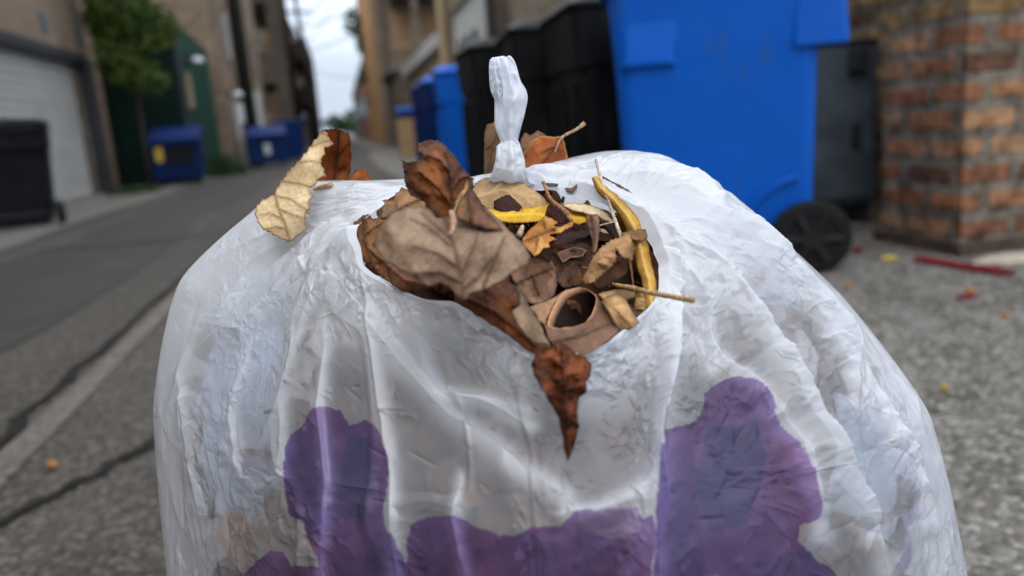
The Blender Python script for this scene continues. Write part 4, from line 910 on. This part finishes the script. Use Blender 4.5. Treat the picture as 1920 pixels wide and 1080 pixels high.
# --- leaves behind the knot
leaf([(908,246),(914,234),(928,227),(950,240),(958,290),(940,345),(906,345),(907,300)], [(908,246,.475),(958,290,.47),(906,340,.462)], (150,112,76), "flat brown leaf standing behind the left side of the knot", seed=14, edgew=3, veins=[[(940,225),(925,275),(912,335)],[(930,262),(912,280)],[(935,290),(915,318)]], bump=.6)
leaf([(978,290),(990,278),(1000,262),(1015,256),(1035,256),(1054,256),(1060,270),(1064,300),(1030,325),(980,330)], [(978,290,.478),(1054,256,.485),(1060,300,.485),(1000,325,.474)], (176,98,46), "rust orange leaf with a long raised stalk behind the right side of the knot",
     stalk=([(1040,285,.482),(1050,262,.483),(1062,252,.483),(1080,243,.482),(1096,231,.482)], [1.6,2.2,2.6,3,4.2], (165,135,105)), seed=15, edgew=3, edge=(190,150,105), veins=[[(1052,258),(1030,290),(1010,315)],[(1040,275),(1015,285)]], col2=(140,72,34))
leaf([(975,262),(984,249),(994,254),(1008,243),(1020,250),(1030,262),(1000,285),(975,300)], [(975,262,.492),(1020,250,.496),(985,295,.488)], (140,95,66), "dull brown leaf tucked between the knot and the rust orange leaf", seed=16, edgew=3)
# --- along the back of the opening
leaf([(884,359),(895,342),(907,333),(945,333),(983,345),(1011,362),(1028,383),(1020,396),(985,402),(930,402),(903,385)], [(884,359,.433),(945,333,.440),(1028,383,.426),(930,395,.418),(950,365,.424)], (186,148,104), "wide tan leaf lying right under the knot", seed=17, edgew=3, bump=.6, veins=[[(886,372),(940,356),(1010,372)],[(925,358),(945,338)],[(960,357),(985,346)],[(985,362),(1005,356)],[(950,358),(970,385)],[(975,360),(995,385)]], veinc=(206,172,128))
leaf([(926,376),(940,369),(955,364),(965,374),(980,388),(972,397),(940,397),(926,392)], [(926,376,.417),(955,364,.419),(975,395,.414)], (72,34,24), "small dark maroon scrap of leaf above the yellow leaf", seed=18, teeth=2, tooth=6)
leaf([(912,391),(935,393),(960,395),(1000,388),(1030,384),(1050,385),(1078,392),(1103,400),(1106,417),(1085,420),(1060,412),(1030,412),(990,418),(940,416),(915,408)], [(912,391,.416),(1000,388,.418),(1106,402,.414),(1000,418,.404),(940,416,.402),(1085,420,.408)], (214,168,26), "bright yellow leaf stretched across the back of the opening", seed=19, edge=(150,110,40), edgew=3, teeth=2, tooth=7, bump=.6, veins=[[(915,404),(1000,402),(1100,410)],[(950,403),(965,396)],[(990,402),(1010,390)],[(1030,404),(1055,392)]], veinc=(236,200,70), col2=(200,150,20))
leaf([(1050,382),(1079,380),(1099,384),(1124,390),(1140,402),(1156,420),(1135,413),(1116,404),(1093,399),(1074,396)], [(1050,384,.424),(1099,387,.420),(1156,418,.410),(1110,400,.411)], (214,190,150), "pale cream curled leaf edge along the back right rim", seed=20, edgew=2, bump=.5)
leaf([(1110,402),(1150,420),(1172,440),(1178,470),(1150,455),(1125,450),(1105,440)], [(1110,402,.424),(1172,440,.418),(1130,450,.41)], (96,56,34), "dark brown leaf behind the straw at the right of the opening", seed=21, veins=[[(1115,408),(1140,430),(1165,462)]])
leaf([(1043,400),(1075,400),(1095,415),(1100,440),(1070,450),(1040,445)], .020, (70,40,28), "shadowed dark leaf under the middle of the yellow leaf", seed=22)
# --- middle of the opening
r = empty("dry_leaf", label="small golden orange leaf with a ragged lobed edge and an upright curling stalk", cat="leaf")
blade("leaf_blade", [(980,447),(990,435),(1000,424),(1012,414),(1021,406),(1036,410),(1046,417),(1038,423),(1052,426),(1064,418),(1074,411),(1073,425),(1060,431),(1052,436),(1030,441),(1044,449),(1030,455),(1033,464),(1019,467),(1010,477),(1002,482),(993,471),(981,459)],
      [(980,447,.400),(1021,406,.404),(1074,412,.405),(1002,482,.384),(1030,440,.394)], (214,156,88), (190,124,56), (150,90,40), seed=23, edgew=2.5, bump=.8, parent=r, veins=[[(1040,428),(1010,440),(985,452)],[(1010,440),(1005,470)],[(1025,433),(1020,412)]], step=2.2)
blade("inner_blade", [(1022,404),(1027,386),(1040,374),(1054,386),(1064,402),(1070,412),(1060,420),(1046,418),(1034,409)], [(1022,404,.410),(1040,374,.414),(1070,412,.405)], (92,44,28), seed=24, step=2.2, parent=r, edgew=2)
twig("leaf_stalk", [(1018,341,.413),(1022,350,.412),(1029,368,.410),(1038,380,.408),(1052,390,.405),(1064,402,.402),(1071,415,.400)], [3.8,3,3.2,4,4.5,5,3.5], (142,104,76), seed=4, parent=r)
leaf([(1040,446),(1060,438),(1085,432),(1105,430),(1120,440),(1112,458),(1095,470),(1075,478),(1050,470),(1036,460)], .012, (122,84,68), "smooth mauve brown leaf right of the golden orange one", seed=25, veins=[[(1045,465),(1080,450),(1112,438)],[(1075,452),(1090,468)]])
leaf([(1097,402),(1109,404),(1121,402),(1124,415),(1124,431),(1122,453),(1116,474),(1107,474),(1111,459),(1108,442),(1102,425)], [(1097,402,.402),(1121,402,.400),(1112,440,.391),(1110,474,.388)], (158,114,86), "narrow light brown leaf curled upright in the middle of the pile", seed=26, edgew=2, step=2, curl=.002, veins=[[(1110,405),(1116,440),(1112,472)]])
leaf([(1030,462),(1050,458),(1071,460),(1090,455),(1107,462),(1120,476),(1112,495),(1099,515),(1085,535),(1055,540),(1040,525),(1020,500),(1000,485),(1012,470)], .008, (104,74,56), "broad dull brown crumpled leaf at the centre of the pile", seed=27, bump=1.4, veins=[[(1035,530),(1060,495),(1100,465)],[(1055,502),(1040,475)],[(1075,485),(1095,500)]], teeth=1.5, col2=(78,52,40))
leaf([(955,512),(975,495),(1002,482),(1025,492),(1042,508),(1045,526),(1041,551),(1025,566),(1004,572),(988,567),(972,545)], .001, (148,110,84), "crumpled light brown leaf with dark splits beside the grey near leaf", seed=28, bump=1.5, teeth=1.5, veins=[[(960,535),(1000,515),(1040,500)],[(1000,515),(1010,550)],[(985,520),(990,500)]], spots=.1, spotc=(60,34,24), col2=(112,78,60))
leaf([(1045,475),(1075,462),(1100,470),(1094,480),(1070,484),(1055,492)], .004, (120,86,66), "small brown flake with a pale raised edge above the broad centre leaf", seed=29, edge=(180,140,110), edgew=3)
leaf([(1090,528),(1100,505),(1112,480),(1125,465),(1142,453),(1162,444),(1180,438),(1190,466),(1184,490),(1168,483),(1154,467),(1155,480),(1153,492),(1142,506),(1130,514),(1116,528),(1102,532)], [(1090,528,.374),(1116,478,.386),(1180,440,.396),(1184,488,.392),(1142,503,.374),(1150,462,.383),(1130,490,.372)], (196,152,106), "curled light tan leaf with a toothed lip to the left of the yellow strap leaf", seed=30, edge=(120,70,40), edgew=2.5, teeth=3, tooth=9, bump=.8, step=2.2, veins=[[(1095,525),(1125,485),(1170,448)],[(1118,492),(1140,498)],[(1130,480),(1150,484)],[(1145,468),(1155,470)]], veinc=(168,122,78))
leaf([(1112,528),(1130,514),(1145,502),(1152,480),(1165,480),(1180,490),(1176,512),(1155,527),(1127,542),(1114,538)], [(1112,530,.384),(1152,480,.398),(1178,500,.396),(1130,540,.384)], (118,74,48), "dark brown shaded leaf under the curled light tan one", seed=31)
leaf([(1160,438),(1185,432),(1210,430),(1214,445),(1205,452),(1190,450),(1175,448)], [(1160,438,.402),(1210,430,.404),(1190,450,.398)], (176,128,80), "short brown leaf wedged behind the yellow strap leaf near its bend", seed=32, edgew=2)
leaf([(1128,566),(1140,555),(1156,550),(1172,560),(1182,576),(1192,594),(1200,606),(1165,625),(1148,600),(1138,580)], [(1128,566,.362),(1156,550,.368),(1200,606,.352),(1165,620,.348),(1160,582,.350)], (206,166,116), "rounded pale tan curled leaf near the right end of the front rim", seed=33, bump=.8, veins=[[(1135,562),(1160,585),(1185,612)],[(1148,572),(1170,566)]], veinc=(170,124,78))
leaf([(1120,552),(1140,545),(1165,543),(1190,547),(1192,560),(1172,562),(1150,556),(1130,562)], [(1120,552,.372),(1190,547,.376),(1150,560,.364)], (190,148,100), "thin tan leaf lying just behind the rounded pale one", seed=34, edgew=2)
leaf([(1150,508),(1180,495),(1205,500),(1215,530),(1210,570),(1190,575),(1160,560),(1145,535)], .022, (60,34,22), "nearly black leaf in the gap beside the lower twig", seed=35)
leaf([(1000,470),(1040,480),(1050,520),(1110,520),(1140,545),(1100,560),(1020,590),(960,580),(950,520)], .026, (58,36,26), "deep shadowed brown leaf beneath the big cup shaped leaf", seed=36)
# cup-shaped rolled leaf
r = empty("dry_leaf", label="big brown leaf rolled into an open cup just behind the front rim", cat="leaf")
rim = np.array([(1023,612),(1027,596),(1034,580),(1044,564),(1056,552),(1073,542),(1090,538),(1104,541),(1114,550),(1119,566),(1117,580),(1108,594),(1095,604),(1078,611),(1060,616),(1040,616)], float)
RD = np.array([.352,.356,.362,.367,.371,.375,.377,.377,.375,.370,.364,.358,.353,.350,.348,.349])
m_cup = tint_mat("thick_dry_leaf", .7, .1, 0, .15, 700, .3)
rr_ = cr(np.vstack([rim, rim[:1]]), np.linspace(0, 16, 97)[:-1]); rdd = np.interp(np.linspace(0, 16, 97)[:-1], np.arange(17), np.append(RD, RD[0]))
R0 = W(rr_[:, 0], rr_[:, 1], rdd); cc_ = R0.mean(0); ax = np.array([.05, .012, -.05]); ax = ax/np.linalg.norm(ax)
rings = []
for k, (s, t) in enumerate(((1.0, 0), (.99, .004), (.97, .012), (.94, .024), (.90, .040), (.82, .056), (.65, .070), (.3, .078))):
    q = cc_+(R0-cc_)*s+ax*t; q = q+(np.stack([fbm(np.arange(96)*.12, np.full(96, k*.4), 90+j, 2) for j in range(3)], 1)-.5)*.0015; rings.append(q)
Vc = np.vstack(rings); Fc = [(a*96+i, a*96+(i+1) % 96, (a+1)*96+(i+1) % 96, (a+1)*96+i) for a in range(7) for i in range(96)]+[tuple(7*96+i for i in range(96))]
tc_ = lin((120,84,66))[None]*(1+.5*(fbm(Vc[:, 0]*220, Vc[:, 2]*220, 95, 3)-.5)[:, None]*2); tc_ *= .07; tc_[:96] = lin((178,134,100))  # inner tint darkened to paint in the shade inside the cup
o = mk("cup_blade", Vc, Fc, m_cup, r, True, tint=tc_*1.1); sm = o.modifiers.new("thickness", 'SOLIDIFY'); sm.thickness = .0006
blade("outer_blade", [(1022,610),(1042,617),(1063,617),(1080,612),(1097,605),(1112,592),(1120,575),(1121,562),(1136,568),(1150,597),(1160,622),(1110,660),(1075,672),(1045,655),(1026,632)], [(1022,612,.350),(1063,618,.346),(1100,602,.352),(1121,566,.366),(1158,615,.348),(1075,668,.332),(1110,655,.333),(1040,650,.338)], (128,94,74), (104,72,56), (150,112,86), seed=37, edgew=3, bump=.6, parent=r, veins=[[(1040,640),(1090,630),(1150,605)],[(1075,632),(1110,612)]])
blade("wing_blade", [(992,576),(1005,570),(1020,567),(1045,554),(1060,544),(1074,541),(1056,553),(1044,565),(1034,580),(1027,596),(1022,613),(1010,600),(1003,588)], [(992,576,.362),(1045,554,.372),(1074,541,.376),(1022,613,.352),(1008,585,.358)], (176,136,100), (150,110,78), seed=38, edgew=2, bump=.5, parent=r, step=2.2)
# --- left side of the opening
leaf([(714,374),(724,376),(735,378),(745,361),(756,352),(768,358),(790,368),(800,385),(785,405),(745,412),(712,412),(716,395)], [(714,374,.416),(756,354,.424),(800,385,.410),(740,410,.404)], (168,124,82), "tan brown toothed leaf at the top left of the opening", seed=39, teeth=3.5, tooth=13, edge=(90,52,28), edgew=3.5, veins=[[(722,408),(760,385),(795,370)],[(745,392),(745,368)],[(765,382),(775,400)]])
leaf([(664,416),(676,408),(690,400),(701,412),(716,402),(740,396),(790,420),(830,470),(830,525),(810,540),(793,545),(775,545),(753,548),(726,528),(701,507),(677,486),(670,455)], [(664,418,.402),(690,401,.408),(740,396,.404),(830,500,.362),(753,546,.368),(700,505,.386),(690,450,.394),(760,480,.376)], (142,94,54), "speckled brown leaf hugging the left edge of the opening", seed=40, teeth=2.5, tooth=15, edge=(66,36,20), edgew=5, spots=.28, spotc=(60,34,18), veins=[[(683,412),(684,450),(700,500)],[(684,440),(720,415)],[(688,465),(730,500)]], col2=(112,70,40), bump=1.1)
leaf([(720,490),(760,500),(800,520),(812,538),(790,546),(756,548),(735,534)], [(720,490,.376),(800,520,.357),(756,548,.364)], (128,88,60), "dull reddish brown leaf low on the left just inside the rim", seed=41, veins=[[(728,498),(760,525),(800,535)]], veinc=(150,90,80))
leaf([(753,299),(758,302),(770,303),(787,300),(794,290),(782,284),(784,271),(802,263),(823,265),(838,276),(849,289),(858,302),(872,322),(887,336),(885,352),(876,356),(870,368),(858,385),(848,410),(826,412),(811,394),(793,376),(768,366),(760,345),(757,322)],
     [(753,299,.366),(802,263,.372),(887,340,.362),(848,410,.346),(768,366,.358),(820,330,.352),(850,300,.366)], (142,84,38), "upright dark brown leaf with an orange centre standing above the grey near leaf", seed=42, edge=(46,26,20), edgew=22, teeth=2, tooth=10, bump=1.5, col2=(88,46,26), spots=.12, curl=.003,
     veins=[[(846,408),(848,370),(846,330),(836,285)],[(846,385),(820,350),(786,322)],[(848,355),(862,335),(878,330)],[(846,325),(825,300),(800,290)]], veinc=(66,36,24))
leaf([(880,350),(892,362),(905,388),(925,410),(945,432),(910,430),(870,415),(850,408),(858,385),(872,362)], [(880,350,.356),(945,432,.335),(850,408,.334),(870,415,.333)], (92,58,40), "dark brown strip of leaf right of the upright one", seed=43, col2=(140,98,62), veins=[[(876,360),(880,390),(885,412)]])
leaf([(846,380),(866,352),(876,336),(880,356),(862,385),(850,408)], [(846,380,.350),(876,336,.358),(850,408,.344)], (190,150,104), "small pale tan fold of leaf against the upright dark one", seed=44, edgew=2)
# big grey-brown near leaf
r = empty("dry_leaf", label="large grey brown leaf nearest the camera, lying face down over the left of the opening", cat="leaf")
blade("leaf_blade", [(702,458),(706,440),(714,424),(735,401),(770,388),(795,386),(808,392),(818,408),(832,408),(845,396),(862,388),(880,384),(900,386),(922,398),(945,420),(962,440),(985,462),(995,482),(990,496),(960,512),(945,525),(905,545),(882,550),(870,566),(862,562),(848,542),(828,530),(812,533),(800,537),(780,520),(755,508),(722,490),(708,475)],
      [(702,458,.318),(770,388,.338),(845,396,.352),(880,388,.356),(905,400,.352),(995,482,.330),(870,566,.305),(800,535,.306),(850,470,.318),(745,455,.312),(930,450,.330),(900,520,.314)], (156,130,106), (122,98,78), (112,86,68), seed=45, edgew=5, bump=.6, step=3, parent=r,
      veins=[[(832,405),(851,462),(866,520),(868,560)],[(845,462),(800,425),(771,411)],[(848,452),(790,400)],[(866,505),(820,475),(774,462)],[(867,530),(825,510),(780,512)],[(868,507),(892,455),(900,413)],[(906,539),(925,490),(946,444)],[(868,540),(895,520),(925,480)]], veinw=3.6, veinc=(92,62,48), spots=.13, spotc=(120,74,44))
twig("leaf_stalk", [(846,398,.335),(850,415,.326),(848,432,.321),(842,442,.319)], [5,6.5,5,3], (150,118,95), parent=r)
leaf([(858,568),(873,550),(890,540),(915,535),(949,527),(967,536),(975,555),(973,574),(962,584),(968,604),(990,628),(1015,640),(1034,650),(1015,670),(990,658),(971,643),(940,620),(897,594)], [(858,568,.338),(949,527,.345),(975,560,.340),(1025,658,.322),(940,620,.328),(920,570,.330)], (150,90,46), "rusty brown leaf spilling along the front rim below the grey near leaf", seed=46, col2=(106,58,30), edge=(70,40,24), edgew=6, bump=1.1, spots=.08, veins=[[(875,560),(930,585),(1000,645)]])
leaf([(960,532),(975,542),(988,565),(1003,590),(1018,618),(1032,648),(1004,642),(985,628),(968,605),(960,584),(974,572),(972,550)], [(960,532,.340),(990,570,.334),(1032,648,.318),(968,605,.326)], (164,134,108), "pale grey tan strip of leaf on top of the rusty one at the front rim", seed=47, edgew=3, bump=.8)
r = leaf([(1003,664),(1020,657),(1034,652),(1043,641),(1055,641),(1067,649),(1076,662),(1097,669),(1110,683),(1106,704),(1099,718),(1100,736),(1086,746),(1082,768),(1086,799),(1080,827),(1070,852),(1064,864),(1056,841),(1054,817),(1048,784),(1030,752),(1014,725),(1001,704),(997,683)],
     [(1003,664,.318),(1050,641,.322),(1110,683,.314),(998,700,.310),(1050,700,.304),(1064,862,.301),(1085,800,.303),(1048,784,.300)], (132,68,26), "orange brown leaf with a black blotch hanging point down over the front of the bag", seed=48, col2=(84,42,20), edge=(60,30,18), edgew=7, bump=1.7, spots=.38, spotc=(34,20,18), veins=[[(1055,650),(1058,700),(1062,760),(1066,850)],[(1057,690),(1035,672)],[(1058,705),(1085,700)],[(1060,730),(1090,725)]], veinc=(70,36,22), curl=.002)
# --- yellow strap-shaped leaf and twigs
cl = cr(np.array([(1114,331,5,.430),(1127,353,9,.425),(1154,378,11,.418),(1174,402,13,.412),(1190,428,15,.406),(1198,455,16,.400),(1209,500,14,.388),(1218,535,13,.380),(1222,580,11,.369)], float), np.linspace(0, 8, 50))
tx, ty = np.gradient(cl[:, 0]), np.gradient(cl[:, 1]); L_ = np.hypot(tx, ty); nx, ny = -ty/L_, tx/L_
lf = [(x+a*h_, y+b*h_) for x, y, h_, a, b in zip(cl[:, 0], cl[:, 1], cl[:, 2], nx, ny)]; rg_l = [(x-a*h_, y-b*h_) for x, y, h_, a, b in zip(cl[:, 0], cl[:, 1], cl[:, 2], nx, ny)]
def strap(x, y):
    d, s, t = seg_dist(x, y, [tuple(q[:2]) for q in cl]); tt = np.interp(t, np.linspace(0, 1, 50), cl[:, 3]); return tt-.004*np.cos(np.clip(d/14, 0, 1)*1.57)
leaf(lf+rg_l[::-1], strap, (206,160,70), "long narrow ochre yellow strap leaf arching along the right edge of the opening", seed=49, col2=(176,124,44), edge=(120,80,34), edgew=3.5, bump=.45, step=2.2, veins=[[tuple(q[:2]) for q in cl[::6]]], veinc=(228,190,110))
twig("twig", [(1117,299,.432),(1128,340,.426),(1142,380,.418),(1154,415,.410),(1165,446,.402)], [2.6,3.0,3.2,3.5,3.2], (168,156,136), 5, label="thin pale grey straw standing upright at the back right of the opening", cat="twig")
twig("twig", [(1130,332,.435),(1150,344,.432),(1160,350,.431),(1187,366,.426)], [2.0,2.6,4.2,4.0], (84,72,62), 6, label="short dark twig lying on the white film right of the straw", cat="twig")
twig("twig", [(1150,533,.378),(1185,540,.364),(1220,549,.352),(1260,556,.343),(1300,563,.335)], [3,4.6,5,5.2,5.4], (158,128,92), 7, label="stiff brown twig sticking out over the right end of the front rim", cat="twig")
twig("bark_stub", [(1196,545,.364),(1200,560,.362),(1200,582,.360)], [6,9,10], (150,122,78), 8, label="stubby fibrous piece of stalk hanging below the stiff brown twig", cat="twig")
twig("twig", [(1178,470,.392),(1184,510,.385),(1188,540,.378)], [2,2.2,1.6], (92,62,44), 9, label="thin dark stalk running down behind the ochre strap leaf", cat="twig")
twig("twig", [(973,442,.378),(977,432,.382),(980,424,.386)], [6,5,3.5], (160,136,116), 10, label="short pale stub of stalk between the grey leaf and the golden orange one", cat="twig")
twig("twig", [(1115,425,.396),(1135,420,.399),(1152,416,.402)], [1.6,1.4,1.2], (165,140,110), 11, label="hair thin pale stalk across the back right of the pile", cat="twig")
leaf([(1021,344),(1035,343),(1047,344),(1046,350),(1030,350)], [(1021,344,.437),(1047,344,.438),(1030,350,.434)], (88,66,60), "tiny dark flat flake on the film right of the tan leaf", seed=50, edgew=1, step=1.5)
leaf([(1058,352),(1070,354),(1083,345),(1082,353),(1073,361),(1062,359)], [(1058,352,.437),(1083,345,.436),(1073,361,.432)], (104,80,70), "tiny brown pointed flake on the film beside the flat dark one", seed=51, edgew=1, step=1.5)
leaf([(1126,428),(1134,430),(1141,438),(1132,437),(1124,434)], [(1126,428,.394),(1141,438,.393),(1124,434,.392)], (206,172,134), "tiny cream flake of leaf near the middle of the back right pile", seed=52, edgew=1, step=1.5)

# --- loose litter underneath everything, filling the mouth of the bag
HOLE = [(700,430),(740,400),(800,380),(880,372),(960,372),(1040,385),(1110,402),(1165,430),(1200,470),(1212,520),(1205,565),(1150,605),(1080,640),(1020,640),(950,600),(870,560),(790,528),(725,500)]
rg = np.random.default_rng(44); allV = []; allF = []; allT = []
def litter_leaf(c, e1, e2, size, col):
    n = 9; u = np.linspace(-1, 1, n); A, Bm = np.meshgrid(u, u, indexing='ij'); wdt = np.sqrt(np.clip(1-A**2, 0.02, 1))*(.62+.1*rg.random())
    nn = np.cross(e1, e2); k1, k2 = rg.uniform(-.5, .9, 2)
    P = c+size*(A[..., None]*e1+(Bm*wdt)[..., None]*e2+((k1*(Bm*wdt)**2+k2*.5*A**2)+.16*(rg.random((n, n))-.5))[..., None]*nn)
    o = len(allV); allV.extend(P.reshape(-1, 3)); vein = np.exp(-(Bm*6)**2)[..., None]
    allT.extend((col*(1-.35*vein)*(1+.3*(rg.random((n, n, 1))-.5))).reshape(-1, 3))
    for i in range(n-1):
        for j in range(n-1): allF.append((o+i*n+j, o+(i+1)*n+j, o+(i+1)*n+j+1, o+i*n+j+1))
PAL = [(110,76,56),(84,54,40),(136,94,64),(150,112,82),(70,44,34),(120,70,40)]
cnt = 0
while cnt < 300:
    x, y = rg.uniform(690, 1215), rg.uniform(375, 640)
    if not inpoly(np.array([x]), np.array([y]), HOLE)[0]: continue
    cnt += 1; d = float(pile(0, y))+rg.uniform(.024, .060)
    a = rg.normal(size=3); b = rg.normal(size=3)+fw*0; a /= np.linalg.norm(a); b = b-a*(a@b); b /= np.linalg.norm(b)
    litter_leaf(W(np.array([x]), np.array([y]), np.array([d]))[0], a, b, rg.uniform(.010, .020), lin(PAL[rg.integers(6)])*1.1)
# the same litter fills the bag behind the film
ctr3 = np.array([cen[0], cen[1], .30])
for _ in range(2400):
    uu = rg.uniform(0, NC); vv = rg.uniform(.25, 6.5); p = bag_base(np.array([uu % NC]), np.array([vv]))[0]
    ax_ = np.array([cen[0], cen[1], min(p[2], .42)]); q = ax_+(p-ax_)*rg.uniform(.50, .88)
    sz = rg.uniform(.012, .024); fd, z_ = film_depth(q[None]); zn = fd[0]+sz*.7+rg.uniform(.002, .02)
    if fd[0] > .2 and z_[0] < zn: q = CAM+(q-CAM)*(zn/z_[0])
    fd, z_ = film_depth(q[None])
    if fd[0] < .2 or z_[0] < fd[0]+sz*.5 or q[2]+sz*.9 > .50 or z_[0] > .60: continue
    a = rg.normal(size=3); a /= np.linalg.norm(a); b = rg.normal(size=3); b = b-a*(a@b); b /= np.linalg.norm(b)
    n0 = len(allV); litter_leaf(q, a, b, sz, lin(PAL[rg.integers(6)])*1.2)
    L = np.array(allV[n0:]); fd, z_ = film_depth(L); sc_ = np.maximum(1, (fd+.004)/z_); allV[n0:] = list(CAM+(L-CAM)*sc_[:, None])
mk("leaf_litter", allV, allF, m_leaf, None, True, tint=np.array(allT), kind="stuff", label="crushed brown leaf litter filling the inside of the bag", cat="leaf litter")
# pale crumpled wrappers stuffed inside, seen dimly through the film
def wad(px_, py_, d, rx, ry, rz_, col, label, seed):
    n = 40; th = np.linspace(0, math.pi, n); ph = np.linspace(0, 2*math.pi, 60, endpoint=False); PH, TH = np.meshgrid(ph, th, indexing='ij')
    r_ = 1+.30*(crumple(PH*1.6, TH*1.6, seed, .8)-.5)+.14*(crumple(PH*4, TH*4, seed+1, .8)-.5); r_ = r_*np.clip(np.sin(TH)*9, 0, 1)+(1-np.clip(np.sin(TH)*9, 0, 1)); r_[-1] = r_[-1]
    c = W(np.array([px_]), np.array([py_]), np.array([d]))[0]
    P = c+(r_*np.sin(TH)*np.cos(PH)*rx)[..., None]*rt+(r_*np.cos(TH)*ry)[..., None]*up+(r_*np.sin(TH)*np.sin(PH)*rz_)[..., None]*fw
    fd, z_ = film_depth(P); sc_ = np.maximum(1, (fd+.003)/z_).reshape(P.shape[:2]); P = CAM+(P-CAM)*sc_[..., None]
    return grid_mesh("crumpled_wrapper", P, np.ones(P.shape)*np.array(col), m_wad, None, label=label, cat="wrapper", group="wrappers stuffed inside the bag")
m_wad = tint_mat("wrapper_film", .4, .4, .3, .1, 200, .2)
wad(500, 760, .445, .035, .065, .03, (.66, .72, .82), "pale blue crumpled wrapper showing dimly through the film at the left", 61)
wad(630, 700, .425, .026, .030, .03, (.86, .79, .68), "cream crumpled wrapper glowing through the film above the left flower", 62)
wad(1350, 560, .465, .040, .040, .03, (.68, .73, .82), "pale blue crumpled wrapper showing through the film at upper right", 63)
wad(1540, 900, .45, .040, .045, .03, (.66, .72, .84), "blue grey crumpled wrapper showing through the film at lower right", 64)
wad(1450, 700, .450, .020, .030, .03, (.84, .74, .70), "pinkish crumpled wrapper showing through the film above the right flower", 65)
wad(1600, 790, .485, .022, .030, .03, (.84, .74, .71), "pinkish crumpled wrapper showing through the film near the right edge", 66)
